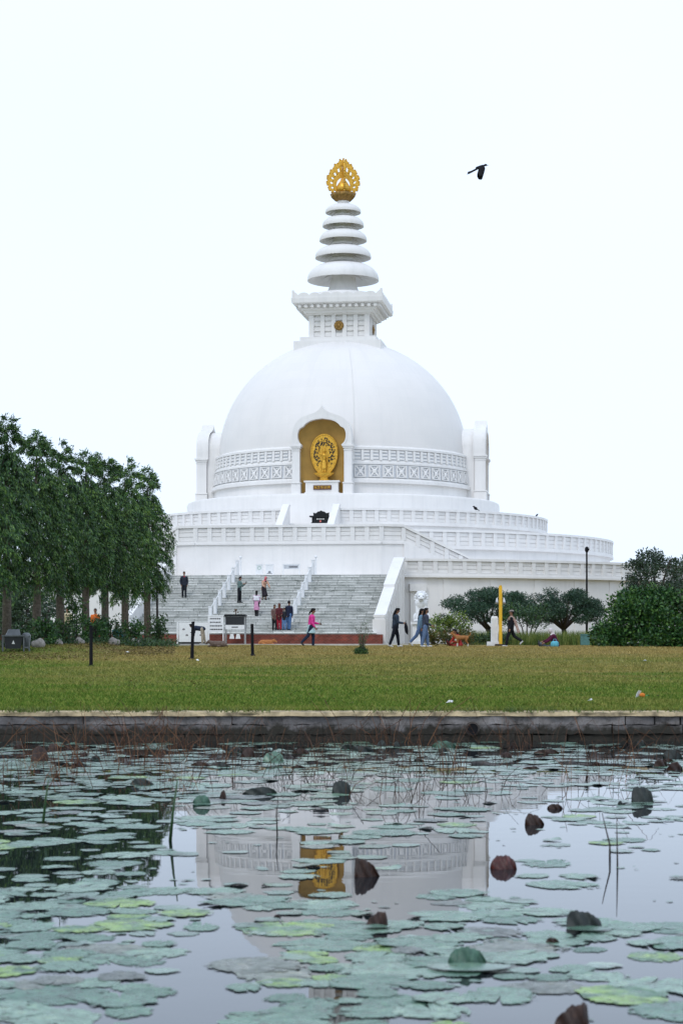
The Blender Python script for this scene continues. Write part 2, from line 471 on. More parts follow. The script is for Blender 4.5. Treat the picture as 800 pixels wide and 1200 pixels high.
def dead_leaf_mat(name, a, b, c, rough=0.5):
    t = NT(name); v = t.coord('Object'); f = t.noise(v, 9.0, 7, 0.7); f2 = t.noise(v, 45.0, 4)
    mp = t.node('ShaderNodeMapping'); mp.inputs['Scale'].default_value = (60.0, 8.0, 9.0); t.l(v, mp.inputs['Vector'])
    w = t.node('ShaderNodeTexNoise'); w.inputs['Scale'].default_value = 1.0; w.inputs['Detail'].default_value = 3; t.l(mp.outputs['Vector'], w.inputs['Vector'])
    base = t.ramp(f, [(0.30, a), (0.52, b), (0.74, c)])
    vein = t.ramp(w.outputs['Fac'], [(0.35, (0.7, 0.7, 0.7)), (0.6, (1.15, 1.12, 1.08))])
    t.l(t.mix(0.8, base, vein, 'MULTIPLY'), t.b.inputs['Base Color']); t.set(Roughness=rough); t.b.inputs['Specular IOR Level'].default_value = 0.35
    t.bump(w.outputs['Fac'], 0.5, 0.02)
    return t.m
M['dead_leaf'] = dead_leaf_mat('dead_lily_leaf', (0.012, 0.006, 0.004), (0.034, 0.014, 0.008), (0.09, 0.04, 0.02))
M['dead_red'] = dead_leaf_mat('dead_red_leaf', (0.02, 0.005, 0.004), (0.06, 0.012, 0.009), (0.13, 0.03, 0.02), 0.35)
M['pad_dark'] = dead_leaf_mat('underside_leaf', (0.010, 0.014, 0.013), (0.022, 0.03, 0.027), (0.05, 0.062, 0.052))
M['pad_leaf'] = dead_leaf_mat('upturned_lily_leaf', (0.03, 0.07, 0.05), (0.055, 0.13, 0.09), (0.10, 0.19, 0.14), 0.4)
def stone_wall_mat():
    t = NT('old_masonry'); tc = t.node('ShaderNodeTexCoord'); sep = t.node('ShaderNodeSeparateXYZ'); t.l(tc.outputs['Object'], sep.inputs[0])
    g = t.node('ShaderNodeNewGeometry')
    base = t.ramp(g.outputs['Random Per Island'], [(0.0, (0.11, 0.105, 0.104)), (0.6, (0.18, 0.168, 0.162)), (1.0, (0.27, 0.25, 0.235))])
    f = t.noise(tc.outputs['Object'], 3.0, 8, 0.75)
    st = t.ramp(f, [(0.32, (0.28, 0.26, 0.25)), (0.46, (0.85, 0.84, 0.84)), (0.62, (1.2, 1.2, 1.24)), (0.75, (1.7, 1.7, 1.75))])
    c = t.mix(0.95, base, st, 'MULTIPLY')
    f4 = t.noise(tc.outputs['Object'], 5.0, 5, 0.7)
    ma = t.node('ShaderNodeMath', _operation='MULTIPLY_ADD'); t.l(f4, ma.inputs[0]); ma.inputs[1].default_value = -0.42; t.l(sep.outputs['Z'], ma.inputs[2])
    wet = t.ramp(ma.outputs[0], [(-0.0, (1, 1, 1)), (0.10, (0, 0, 0))])       # wet algae over the water line
    c = t.mix(wet, c, (0.03, 0.027, 0.02, 1))
    t.l(c, t.b.inputs['Base Color']); t.set(Roughness=0.9); t.bump(f, 0.9, 0.06)
    return t.m
M['masonry'] = stone_wall_mat()
M['coping'] = simple('sandy_coping', (0.36, 0.285, 0.17), 0.95, var=0.7, scale=4.0, bump=0.8)

def brick_mat():
    t = NT('red_brick')
    tc = t.node('ShaderNodeTexCoord'); sep = t.node('ShaderNodeSeparateXYZ'); t.l(tc.outputs['Object'], sep.inputs[0])
    cb = t.node('ShaderNodeCombineXYZ'); t.l(sep.outputs['X'], cb.inputs['X']); t.l(sep.outputs['Z'], cb.inputs['Y'])
    br = t.node('ShaderNodeTexBrick'); t.l(cb.outputs[0], br.inputs['Vector'])
    br.inputs['Scale'].default_value = 1.0; br.inputs['Brick Width'].default_value = 0.24; br.inputs['Row Height'].default_value = 0.085
    br.inputs['Mortar Size'].default_value = 0.008; br.inputs['Color1'].default_value = (0.26, 0.045, 0.028, 1); br.inputs['Color2'].default_value = (0.15, 0.03, 0.022, 1)
    br.inputs['Mortar'].default_value = (0.2, 0.13, 0.1, 1)
    f = t.noise(tc.outputs['Object'], 2.0, 5); st = t.ramp(f, [(0.3, (0.55, 0.5, 0.5)), (0.7, (1.2, 1.2, 1.2))])
    t.l(t.mix(0.8, br.outputs['Color'], st, 'MULTIPLY'), t.b.inputs['Base Color']); t.set(Roughness=0.9)
    t.bump(br.outputs['Fac'], -0.3, 0.02)
    return t.m
M['brick'] = brick_mat()

N_STEP = 22
STAIR_Z0, STAIR_Z1 = 2.16, 6.15
RISE = (STAIR_Z1 - STAIR_Z0) / N_STEP
def step_mat():
    t = NT('marble_steps')
    tc = t.node('ShaderNodeTexCoord'); sep = t.node('ShaderNodeSeparateXYZ'); t.l(tc.outputs['Object'], sep.inputs[0])
    zz = t.node('ShaderNodeMath', _operation='ADD'); t.l(sep.outputs['Z'], zz.inputs[0]); zz.inputs[1].default_value = -(STAIR_Z0 - 1.5) + 40 * RISE - 0.004
    cb = t.node('ShaderNodeCombineXYZ'); t.l(sep.outputs['X'], cb.inputs['X']); t.l(zz.outputs[0], cb.inputs['Y'])
    br = t.node('ShaderNodeTexBrick'); t.l(cb.outputs[0], br.inputs['Vector'])
    br.inputs['Scale'].default_value = 1.0; br.inputs['Brick Width'].default_value = 1.35; br.inputs['Row Height'].default_value = RISE
    br.inputs['Mortar Size'].default_value = 0.016; br.inputs['Mortar Smooth'].default_value = 0.2; br.offset = 0.37; br.offset_frequency = 3
    br.inputs['Color1'].default_value = (0.54, 0.55, 0.525, 1); br.inputs['Color2'].default_value = (0.80, 0.80, 0.77, 1)
    br.inputs['Mortar'].default_value = (0.20, 0.21, 0.20, 1)
    mp = t.node('ShaderNodeMapping'); mp.inputs['Scale'].default_value = (0.6, 0.6, 1.5); t.l(tc.outputs['Object'], mp.inputs['Vector'])
    f = t.noise(mp.outputs['Vector'], 2.0, 8, 0.75)
    st = t.ramp(f, [(0.33, (0.36, 0.38, 0.37)), (0.42, (0.80, 0.82, 0.80)), (0.55, (1.05, 1.05, 1.05))])
    f2 = t.noise(tc.outputs['Object'], 8.0, 5, 0.7)
    st2 = t.ramp(f2, [(0.3, (0.75, 0.76, 0.75)), (0.6, (1.05, 1.05, 1.05))])
    c = t.mix(1.0, br.outputs['Color'], st, 'MULTIPLY'); c = t.mix(0.8, c, st2, 'MULTIPLY')
    t.l(c, t.b.inputs['Base Color']); t.set(Roughness=0.7)
    return t.m
M['steps'] = step_mat()

# ------------------------------------------------------------------ ground, water, path
def sheet(name, xs, ys, zf, mat):
    m = MB(); nx = len(xs)
    vs = [(x, y, zf(x, y)) for y in ys for x in xs]
    fs = [(j * nx + i, j * nx + i + 1, (j + 1) * nx + i + 1, (j + 1) * nx + i) for j in range(len(ys) - 1) for i in range(nx - 1)]
    m.add(vs, fs)
    return m.build(name, mat, smooth=True, recalc=False)

def mound(x, y):
    # the planted bank under the row of trees on the left
    u = 400 + x * FPX / y
    t = max(0.0, min(1.0, (y - 70) / 3.0)) * max(0.0, min(1.0, (101 - y) / 6.0))
    edge = -8.9 - (y - 72) * 0.02
    s = max(0.0, min(1.0, (edge - x) / 1.6))
    return 0.22 * t * s * s * (3 - 2 * s)
xs = [-1500, -400, -120, -60] + [-40 + i * 1.0 for i in range(81)] + [60, 120, 400, 1500]
ys = [33.9 + i * 0.7 for i in range(120)] + [125, 140, 180, 260, 400, 800, 2500]
lawn = sheet('lawn', xs, ys, lambda x, y: gz(y) + mound(x, y) + 0.03 * math.sin(x * 0.7 + y * 0.3) * math.sin(y * 0.21 + x * 0.13) * (1 if 36 < y < 110 else 0), M['ground'])
tag(lawn, kind='structure')
nb = sheet('near_bank', [-1500, -200, -60, 0, 60, 200, 1500], [-1500, -300, -40, 0.5, 2.5], lambda x, y: 0.32 - (0.5 if y > 2 else 0), M['ground'])
tag(nb, kind='structure')
wt = sheet('pond_water', [-1500, -80, -20, 0, 20, 80, 1500], [2.0, 10, 20, 34.2], lambda x, y: 0.0, M['water'])
tag(wt, kind='structure')

# pond retaining wall
WALL_Y = 34.0
rw = empty('retaining_wall', (0, WALL_Y, 0))
tag(rw, 'weathered grey stone retaining wall along the far edge of the pond', 'wall')
m = MB()
rows = [(-0.3, 0.13), (0.13, 0.30), (0.30, 0.455)]
for ri, (za, zb_) in enumerate(rows):
    x = -40.0
    while x < 40:
        rough = x > 2.2
        L = rnd.uniform(0.45, 1.3) if rough else rnd.uniform(1.6, 4.5); dy = rnd.uniform(-0.03, 0.03) * (1 if rough else 0.5)
        gp = 0.016 if rough else 0.006
        n_ = max(1, int(L / 0.12)); cx0 = x + gp; cx1 = x + L - gp
        jit = [(rnd.gauss(0, 0.012), rnd.gauss(0, 0.010), rnd.gauss(0, 0.008)) for _ in range(n_ + 1)]
        for k in range(n_):
            xa = cx0 + (cx1 - cx0) * k / n_; xb = cx0 + (cx1 - cx0) * (k + 1) / n_
            (ya, ta, ba), (yb2, tb2, bb) = jit[k], jit[k + 1]
            zt = zb_ - gp * 0.7; z0 = za + gp * 0.3
            vs = [(xa, -0.08 + dy + ya, z0 + ba), (xb, -0.08 + dy + yb2, z0 + bb), (xb, -0.08 + dy + yb2 + 0.01, zt + tb2), (xa, -0.08 + dy + ya + 0.01, zt + ta), (xa, 0.2, z0 + ba), (xb, 0.2, z0 + bb), (xb, 0.2, zt + tb2), (xa, 0.2, zt + ta)]
            if k == 0: o_ = len(m.v); m.v += vs[:1] + vs[3:5] + vs[7:8]; m.f.append((o_, o_ + 1, o_ + 3, o_ + 2))
            if k == 0: ids = [len(m.v) + q for q in range(4)]; m.v += [vs[0], vs[3], vs[7], vs[4]]
            nid = [len(m.v) + q for q in range(4)]; m.v += [vs[1], vs[2], vs[6], vs[5]]
            for q in range(4): m.f.append((ids[q], nid[q], nid[(q + 1) % 4], ids[(q + 1) % 4]))
            if k == n_ - 1: m.f.append(tuple(nid))
            ids = nid
        x += L
m.box((0, 0.27, 0.09), (400, 0.44, 0.80))
w_o = m.build('wall', M['masonry'], rw)
m = MB()
nx = 500
for i in range(nx):
    x0 = -40 + 80 * i / nx; x1 = -40 + 80 * (i + 1) / nx
    j = lambda k: 0.02 * math.sin(k * 2.9) + 0.02 * math.sin(k * 7.3 + 1) + 0.012 * math.sin(k * 31.0)
    z = lambda k: 0.525 + 0.007 * math.sin(k * 3.7) + 0.006 * math.sin(k * 19.1)
    m.hexa([(x0, -0.13 + j(x0), 0.455 + 0.12 * j(x0 * 1.7)), (x1, -0.13 + j(x1), 0.455 + 0.12 * j(x1 * 1.7)), (x1, 0.42, 0.45), (x0, 0.42, 0.45),
            (x0, -0.10 + j(x0), z(x0)), (x1, -0.10 + j(x1), z(x1)), (x1, 0.42, 0.548), (x0, 0.42, 0.548)])
m.box((-120, 0.2, 0.5), (160, 0.66, 0.09)); m.box((120, 0.2, 0.5), (160, 0.66, 0.09))
m.build('coping', M['coping'], rw)
p = px(553, 854, WALL_Y - 0.1)
m = MB()
m.lathe([(0.10, 0.02), (0.13, 0.0), (0.13, -0.25), (0.10, -0.25), (0.10, 0.02)], 20)
po = m.build('drain_pipe', M['bark_dark'], rw)
po.location = (p.x, -0.16, p.z); po.rotation_euler = (R(90), 0, 0)
m = MB(); m.lathe([(0.0, 0), (0.1, 0)], 20); ph = m.build('pipe_shade_disc', M['black'], po); ph.location = (0, 0, 0.005)  # black disc paints the dark inside of the pipe

# ------------------------------------------------------------------ the stupa
YAW = R(-8)
CX, CY, GB = 0.14, 157.0, 1.5
stupa = empty('stupa', (CX, CY, GB), YAW)
tag(stupa, 'huge white stupa with golden spire on stepped round terraces', 'stupa')
ROT = Matrix.Rotation(YAW, 3, 'Z')
def loc2w(x, y, z):      # stupa local (z absolute) -> world
    p = ROT @ Vector((x, y, 0)); return Vector((CX + p.x, CY + p.y, z))
def part(mb, name, mat, parent=None, smooth=False, auto=None):
    mb.v = [(a, b, c - GB) for a, b, c in mb.v]
    return mb.build(name, mat, parent or stupa, smooth, True, auto)
def ang(a, r, z=0.0):    # a = angle from the front (-Y), positive towards +X
    return (r * math.sin(a), -r * math.cos(a), z)

# terraces
m = MB()
m.lathe([(29.75, 1.2), (29.75, 5.95), (30.12, 6.0), (30.12, 6.15), (20.0, 6.15)], 192)
part(m, 'lower_terrace', M['white'], auto=30)
m = MB()
m.lathe([(22.05, 6.1), (22.05, 8.3), (22.35, 8.34), (22.35, 8.46), (15.5, 8.46)], 192)
part(m, 'middle_terrace', M['white'], auto=30)
m = MB()
m.lathe([(16.75, 8.4), (16.75, 10.3), (17.0, 10.33), (17.0, 10.45), (12.0, 10.45)], 160)
part(m, 'upper_terrace', M['white'], auto=30)
m = MB()
m.lathe([(13.0, 10.4), (13.0, 12.8), (12.94, 12.95), (12.8, 13.02), (10.0, 13.06)], 160)
part(m, 'plinth', M['white'], auto=30)

POST_COUNT = [0]
post_meshes = {}
def balustrade(name, path, h=1.2, closed=False, vis=lambda i, p: True, post_w=0.30, skip_ends=False):
    """path: list of (x,y,z floor), outside on the right-hand side when walking along it"""
    n = len(path); P = [Vector(p) for p in path]
    nor = []
    for i in range(n):
        if closed: a, b = P[(i - 1) % n], P[(i + 1) % n]
        else: a, b = P[max(i - 1, 0)], P[min(i + 1, n - 1)]
        t = (b - a); t.z = 0; t.normalize()
        nor.append(Vector((t.y, -t.x, 0)))
    m = MB()
    def bar(z0, z1, o0, o1, i, j):
        a, b, na, nb_ = P[i], P[j], nor[i], nor[j]
        up0, up1 = Vector((0, 0, z0)), Vector((0, 0, z1))
        m.hexa([a + na * o1 + up0, b + nb_ * o1 + up0, b + nb_ * o0 + up0, a + na * o0 + up0,
                a + na * o1 + up1, b + nb_ * o1 + up1, b + nb_ * o0 + up1, a + na * o0 + up1])
    N = n if closed else n - 1
    ih = h - 0.17 - 0.15
    for i in range(N):
        j = (i + 1) % n
        bar(0.0, 0.15, -0.16, 0.06, i, j)                  # base rail
        bar(h - 0.17, h, -0.22, 0.10, i, j)                # cap
        bar(0.15, h - 0.17, -0.14, -0.10, i, j)            # back plate
        for k in range(3):
            b0 = 0.15 + ih * (k + 0.06) / 3.0; b1 = 0.15 + ih * (k + 0.88) / 3.0
            bar(b0, b1, -0.10, -0.045, i, j)
    o = part(m, name, M['white'])
    key = (round(h, 2), post_w)
    if key not in post_meshes:
        q = MB(); q.box((0, -0.05, h / 2 - 0.01), (post_w, 0.2, h - 0.32)); me = q.mesh('post'); me.materials.append(M['white'])
        post_meshes[key] = me
    rest = MB()
    rng = range(n) if not skip_ends else range(1, n - 1)
    for i in rng:
        rz = math.atan2(nor[i].y, nor[i].x) - math.pi / 2
        if vis(i, P[i]) and POST_COUNT[0] < 98:
            c = bpy.data.objects.new('post', post_meshes[key]); col.objects.link(c); c.parent = o
            c.location = P[i] - Vector((0, 0, GB)); c.rotation_euler = (0, 0, rz); POST_COUNT[0] += 1
        else:
            cc = P[i] - nor[i] * 0.05 + Vector((0, 0, h / 2 - 0.01))
            rest.box(cc, (post_w, 0.2, h - 0.32), rz)
    if rest.v:
        r_ = part(rest, 'post', M['white'], o); tag(r_, kind='stuff')
    return o

def arc(R_, a0, a1, z, pitch):
    n = max(2, int(round(abs(a1 - a0) * R_ / pitch)) + 1)
    return [ang(a0 + (a1 - a0) * i / (n - 1), R_, z) for i in range(n)]

STAIR_HW = 8.0
ga = math.asin((STAIR_HW + 0.25) / 30.0)
# lower terrace: the opening in front of the great staircase
def visw(i, p):
    w = loc2w(p.x, p.y, p.z); u = 400 + w.x * FPX / w.y
    return w.y < CY - 3 and 440 < u < 735
def visw2(i, p):
    w = loc2w(p.x, p.y, p.z); u = 400 + w.x * FPX / w.y
    return w.y < CY + 1 and (u > 484 or u < 232) and u > 195
def visw3(i, p):
    w = loc2w(p.x, p.y, p.z); u = 400 + w.x * FPX / w.y
    return w.y < CY + 1 and u > 195
balustrade('balustrade', arc(30.0, ga, 2 * math.pi - ga, 6.15, 1.05), 1.13, vis=visw)
ga2 = math.asin(6.3 / 22.2)
balustrade('balustrade', arc(22.25, ga2, 2 * math.pi - ga2, 8.46, 1.04), 1.27, vis=visw2)
ga3 = math.asin(2.0 / 16.9)
balustrade('balustrade', arc(16.9, ga3, 2 * math.pi - ga3, 10.45, 0.95), 1.15, vis=visw3)

# landing block in front of the middle terrace and its two flights that run down along the terrace
BL = 27.6
outer = [(6.5, -BL), (7.95, -26.95)]
def poly_block(pts, z0, ztop):
    mb = MB(); n = len(pts)
    vs = [(x_, y_, z0) for x_, y_ in pts] + [(x_, y_, zt) for (x_, y_), zt in zip(pts, ztop)]
    fs = [tuple(range(n))[::-1], tuple(range(n, 2 * n))] + [(i, (i + 1) % n, n + (i + 1) % n, n + i) for i in range(n)]
    mb.add(vs, fs); return mb
land = [(-7.95, -26.95), (-6.5, -BL), (6.5, -BL), (7.95, -26.95), (6.6, -20.6), (-6.6, -20.6)]
m = poly_block(land, 6.12, [8.46] * 6)
# projecting string course
for (a, b) in zip([(-7.95, -26.95), (-6.5, -BL), (6.5, -BL)], [(-6.5, -BL), (6.5, -BL), (7.95, -26.95)]):
    t = Vector((b[0] - a[0], b[1] - a[1], 0)).normalized(); nn = Vector((t.y, -t.x, 0)) * 0.12
    A = Vector((a[0], a[1], 0)); B = Vector((b[0], b[1], 0))
    for z0, z1 in ((8.34, 8.463),):
        m.hexa([A + nn + Vector((0, 0, z0)), B + nn + Vector((0, 0, z0)), B - nn + Vector((0, 0, z0)), A - nn + Vector((0, 0, z0)),
                A + nn + Vector((0, 0, z1)), B + nn + Vector((0, 0, z1)), B - nn + Vector((0, 0, z1)), A - nn + Vector((0, 0, z1))])
part(m, 'landing', M['white'])
for sgn in (1, -1):
    far = (12.7, -24.85)
    a0_, b0_ = (7.95, -26.95), far
    m = MB()
    ns = 14
    for i in range(ns):
        f0, f1 = i / ns, (i + 1) / ns
        zt = 8.46 - (i + 1) * (8.46 - 6.15) / (ns + 0.0) + 0.165
        o0 = (a0_[0] + (b0_[0] - a0_[0]) * f0, a0_[1] + (b0_[1] - a0_[1]) * f0); o1 = (a0_[0] + (b0_[0] - a0_[0]) * f1, a0_[1] + (b0_[1] - a0_[1]) * f1)
        i0 = (6.6 + 3.9 * f0, -20.9 + 1.5 * f0); i1 = (6.6 + 3.9 * f1, -20.9 + 1.5 * f1)
        pts = [(sgn * q[0], q[1]) for q in (o0, o1, i1, i0)]
        m.hexa([(q[0], q[1], 6.1) for q in pts] + [(q[0], q[1], zt) for q in pts])
    # solid outer string wall
    t = Vector((b0_[0] - a0_[0], b0_[1] - a0_[1], 0)).normalized(); nn = Vector((t.y, -t.x, 0)) * 0.14
    A = Vector((a0_[0], a0_[1], 0)); B = Vector((b0_[0], b0_[1], 0))
    pts = [A + nn, B + nn, B - nn, A - nn]
    pts = [Vector((sgn * q.x, q.y, 0)) for q in pts]
    tops = [8.50, 6.2, 6.2, 8.50]
    m.hexa([q + Vector((0, 0, 6.1)) for q in pts] + [q + Vector((0, 0, z_)) for q, z_ in zip(pts, tops)])
    part(m, 'side_stair', M['white'])
    pth = [(a0_[0] + (b0_[0] - a0_[0]) * k / 5, a0_[1] + (b0_[1] - a0_[1]) * k / 5, 8.46 - (8.46 - 6.15) * k / 5) for k in range(6)]
    pth = [(sgn * q[0], q[1], q[2]) for q in pth]
    if sgn < 0: pth = pth[::-1]
    balustrade('balustrade', pth, 1.2, vis=lambda i, p: p.z > 6.5)
pth = [(-7.95, -26.95, 8.46)] + [(-6.5 + 13.0 * k / 13, -BL, 8.46) for k in range(14)] + [(7.95, -26.95, 8.46)]
balustrade('balustrade', pth, 1.24, skip_ends=True)

# stair to the upper terrace, between sloping parapets
m = MB()
for i in range(12):
    zt = 8.46 + (i + 1) * (10.45 - 8.46) / 12
    m.box((0, -20.8 + i * 0.34 + 1.0, (8.4 + zt) / 2 - (0.004 if i == 11 else 0)), (3.4, 2.0, zt - 8.4))
part(m, 'upper_stair', M['white'])
for sx in (-1.9, 1.9):
    m = MB()
    pr = [(-21.2, 8.4), (-21.2, 9.75), (-20.9, 9.75), (-17.3, 11.75), (-16.6, 11.75), (-16.6, 8.4)]
    m.prism(pr, sx - 0.2, sx + 0.2, 'x')
    pr = [(-21.28, 9.75), (-21.28, 9.87), (-20.86, 9.87), (-17.26, 11.87), (-16.55, 11.87), (-16.55, 11.75), (-17.3, 11.75), (-20.9, 9.75)]
    m.prism(pr, sx - 0.25, sx + 0.25, 'x')
    part(m, 'parapet', M['white'])

# great staircase
L0, L1 = 41.0, 29.9
m = MB()
tread = (L0 - L1) / N_STEP
for i in range(N_STEP):
    y0 = -L0 + i * tread; zt = STAIR_Z0 + (i + 1) * RISE
    m.box((-0.05, (y0 - 29.5) / 2, (zt - RISE * 0.5 + 1.3) / 2), (2 * STAIR_HW - 0.3, -29.5 - y0, zt - RISE * 0.5 - 1.3 + RISE * 0.5 - 0.05))
    m.box((-0.05, y0 + tread / 2 + 0.0, zt - 0.026), (2 * STAIR_HW - 0.3, tread + 0.05, 0.048))   # nosing
m.box((-0.05, -35, 1.72), (2 * STAIR_HW - 0.3, 11.9, 0.86))
part(m, 'staircase', M['steps'])
for sx, nm in ((STAIR_HW, 'stair_parapet'), (-STAIR_HW, 'stair_parapet')):
    m = MB()
    # front pier, sloping wall with coping, ending at the terrace rail
    sl_ = (6.15 - 2.16) / (L0 - L1)
    zf = lambda y: 2.16 + (y + L0) * sl_
    yb = -L0 - 0.35
    m.prism([(yb, 1.3), (yb, 3.15), (yb + 0.5, 3.2), (-36.0, zf(-36.0) + 1.02), (-36.0, zf(-36) + 1.2), (-30.2, 7.16), (-29.6, 7.16), (-29.6, 1.3)], sx - 0.30, sx + 0.30, 'x')
    pr = [(yb - 0.05, 3.15), (yb - 0.05, 3.30), (yb + 0.47, 3.34), (-36.05, zf(-36.0) + 1.18), (-36.05, zf(-36) + 1.36), (-30.2, 7.30), (-29.5, 7.30), (-29.5, 7.16), (-30.2, 7.16), (-36.0, zf(-36) + 1.2), (-36.0, zf(-36.0) + 1.02), (yb + 0.5, 3.2)]
    m.prism(pr, sx - 0.36, sx + 0.36, 'x')
    m.box((sx, yb - 0.07, 2.15), (0.8, 0.2, 1.75))
    # raised panels on the outer face
    s_ = 1 if sx > 0 else -1
    for k in range(8):
        y = -40.2 + k * 1.32; z1 = zf(y) + 0.62
        m.box((sx + s_ * 0.33, y, (1.3 + z1) / 2), (0.09, 0.26, z1 - 1.3))
    part(m, nm, M['white'])
# stub wall and lintel where the staircase meets the lower terrace, with a lamp under it
m = MB()
for sx in (1,):
    for a_, w_ in ((ga + 0.030, 1.0),):
        c = ang(a_, 29.75); 
        m.box((c[0], c[1], 5.3), (1.15, 0.7, 0.50), a_)
        m.box((c[0], c[1], 3.25), (1.0, 0.30, 3.6), a_)
part(m, 'door_hood', M['white'])
for k in range(7):
    a_ = ga + 0.10 + k * 0.115
    m = MB(); c = ang(a_, 29.75); m.box((c[0], c[1], 3.6), (0.5, 0.10, 4.70), a_)
    part(m, 'pilaster', M['white'])
c = ang(ga + 0.030, 30.2)
m = MB(); m.ball((c[0], c[1], 4.93), 0.09, 12, 8); m.tube([(c[0], c[1], 4.93), (c[0], c[1] + 0.3, 5.0)], 0.03)
part(m, 'wall_lamp', M['black'])

# drum and frieze
m = MB()
m.lathe([(10.72, 12.9), (10.72, 13.98)], 160)
part(m, 'drum_base', M['white'], auto=30)
m = MB()
m.lathe([(10.7, 13.97), (11.0, 13.99), (11.0, 14.22), (10.86, 14.26), (10.80, 14.36), (10.72, 14.38), (10.68, 15.44), (10.78, 15.46), (10.78, 15.60), (10.68, 15.64),
         (10.60, 15.78), (10.52, 16.58), (10.66, 16.62), (10.66, 16.78), (10.5, 16.86), (10.30, 16.95)], 192)
frieze = part(m, 'frieze', M['white'], auto=30)
# carved cross panels and slotted vents repeat round the drum
def panel_mesh():
    q = MB()
    w, h = 0.80, 0.94
    q.box((-w / 2, -0.02, 0), (0.10, 0.10, h)); q.box((w / 2 + 0.0, -0.02, 0), (0.10, 0.10, h))
    q.box((0, -0.02, h / 2 - 0.03), (w, 0.09, 0.06)); q.box((0, -0.02, -h / 2 + 0.03), (w, 0.09, 0.06))
    for s in (1, -1):
        q.box((0, -0.005, 0), (0.13, 0.07, 0.98), 0, 0, s * R(38))
    q.ball((0, -0.03, 0), (0.17, 0.06, 0.17), 10, 6)
    for dx, dz in ((0, 0.28), (0, -0.28), (0.27, 0), (-0.27, 0)):
        q.box((dx, 0.0, dz), (0.10, 0.05, 0.10), 0, 0, R(45))
    me = q.mesh('carved_panel'); me.materials.append(M['white']); return me
def vent_mesh():
    q = MB()
    w, h = 0.44, 0.80
    q.box((-w / 2 - 0.06, -0.03, 0), (0.2, 0.13, h))
    for k in range(3):
        q.box((0.05, 0.0, -h / 2 + 0.16 + k * 0.26), (w, 0.10, 0.13))
    me = q.mesh('vent_slot'); me.materials.append(M['white']); return me
pm, vm = panel_mesh(), vent_mesh()
M['recess_shade'] = simple('recess_shade_grey', (0.60, 0.62, 0.65), 0.7, var=0.08)  # greyer than the walls: shade of the frieze recesses put into the colour
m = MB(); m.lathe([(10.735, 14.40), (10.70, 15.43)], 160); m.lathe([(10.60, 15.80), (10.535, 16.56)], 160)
part(m, 'frieze_shade_band', M['recess_shade'], frieze)
def ring_copies(me, name, r, z, count, tilt):
    rest = MB()
    for i in range(count):
        a_ = 2 * math.pi * i / count + math.pi / count
        near = min(abs(a_ - k * math.pi / 2) for k in range(5))
        if near < 0.235: continue
        cpos = ang(a_, r, z - GB)
        aw = a_ if a_ < math.pi else a_ - 2 * math.pi
        if abs(aw) < 1.65:
            c = bpy.data.objects.new(name, me); col.objects.link(c); c.parent = frieze
            c.location = cpos; c.rotation_euler = (tilt, 0, a_)
        else:
            Mx = Matrix.Translation(cpos) @ Matrix.Rotation(a_, 4, 'Z')
            rest.add([Mx @ v.co for v in me.vertices], [tuple(p.vertices) for p in me.polygons])
    if rest.v:
        r_ = rest.build(name, M['white'], frieze); tag(r_, kind='stuff')
ring_copies(pm, 'carved_panel', 10.76, 14.91, 60, R(-3))
ring_copies(vm, 'vent_slot', 10.60, 16.18, 92, R(-4))

# dome
prof = []
for i in range(49):
    t = math.pi / 2 * i / 48
    prof.append((max(10.33 * math.cos(t), 0.02), 16.9 + 9.8 * math.sin(t)))
m = MB(); m.lathe([(10.33, 16.5)] + prof, 160)
part(m, 'dome', M['dome'], smooth=True)
m = MB()   # thin tube added to draw the faint seam shading down the dome
a_ = 0.225
pts = [ang(a_, r + 0.03, z + 0.01) for r, z in prof if z < 25.3 and z > 17.0]
m.tube(pts, 0.02, 5)
part(m, 'seam_line', M['white'])

# four niches
def interp(pts, n):
    P = [Vector((a, b)) for a, b in pts]
    L = [0]
    for a, b in zip(P, P[1:]): L.append(L[-1] + (b - a).length)
    out = []
    for i in range(n):
        t = L[-1] * i / (n - 1); k = 0
        while k < len(L) - 2 and L[k + 1] < t: k += 1
        f = (t - L[k]) / max(L[k + 1] - L[k], 1e-6)
        out.append(P[k].lerp(P[k + 1], f))
    return out
def smooth_pts(pts, it=2):
    for _ in range(it):
        q = [pts[0]]
        for a, b in zip(pts, pts[1:]):
            q += [(a[0] * .75 + b[0] * .25, a[1] * .75 + b[1] * .25), (a[0] * .25 + b[0] * .75, a[1] * .25 + b[1] * .75)]
        q.append(pts[-1]); pts = q
    return pts
out_half = smooth_pts([(2.32, 16.8), (2.34, 17.6), (2.15, 18.45), (1.6, 18.98), (.75, 19.25), (.22, 19.5), (0, 19.88)])
in_a = smooth_pts([(1.52, 16.8), (1.84, 17.1), (1.9, 17.7), (1.75, 18.1), (1.45, 18.24)])
in_b = smooth_pts([(1.45, 18.24), (1.3, 18.45), (0.85, 18.74), (0, 18.86)])
in_half = in_a + in_b[1:]
NO = 40
oh = interp(out_half, NO); ih_ = interp(in_half, NO)
outl = [(p.x, p.y) for p in oh] + [(-p.x, p.y) for p in oh[::-1][1:]]
inl = [(p.x, p.y) for p in ih_] + [(-p.x, p.y) for p in ih_[::-1][1:]]
LN = 12.0
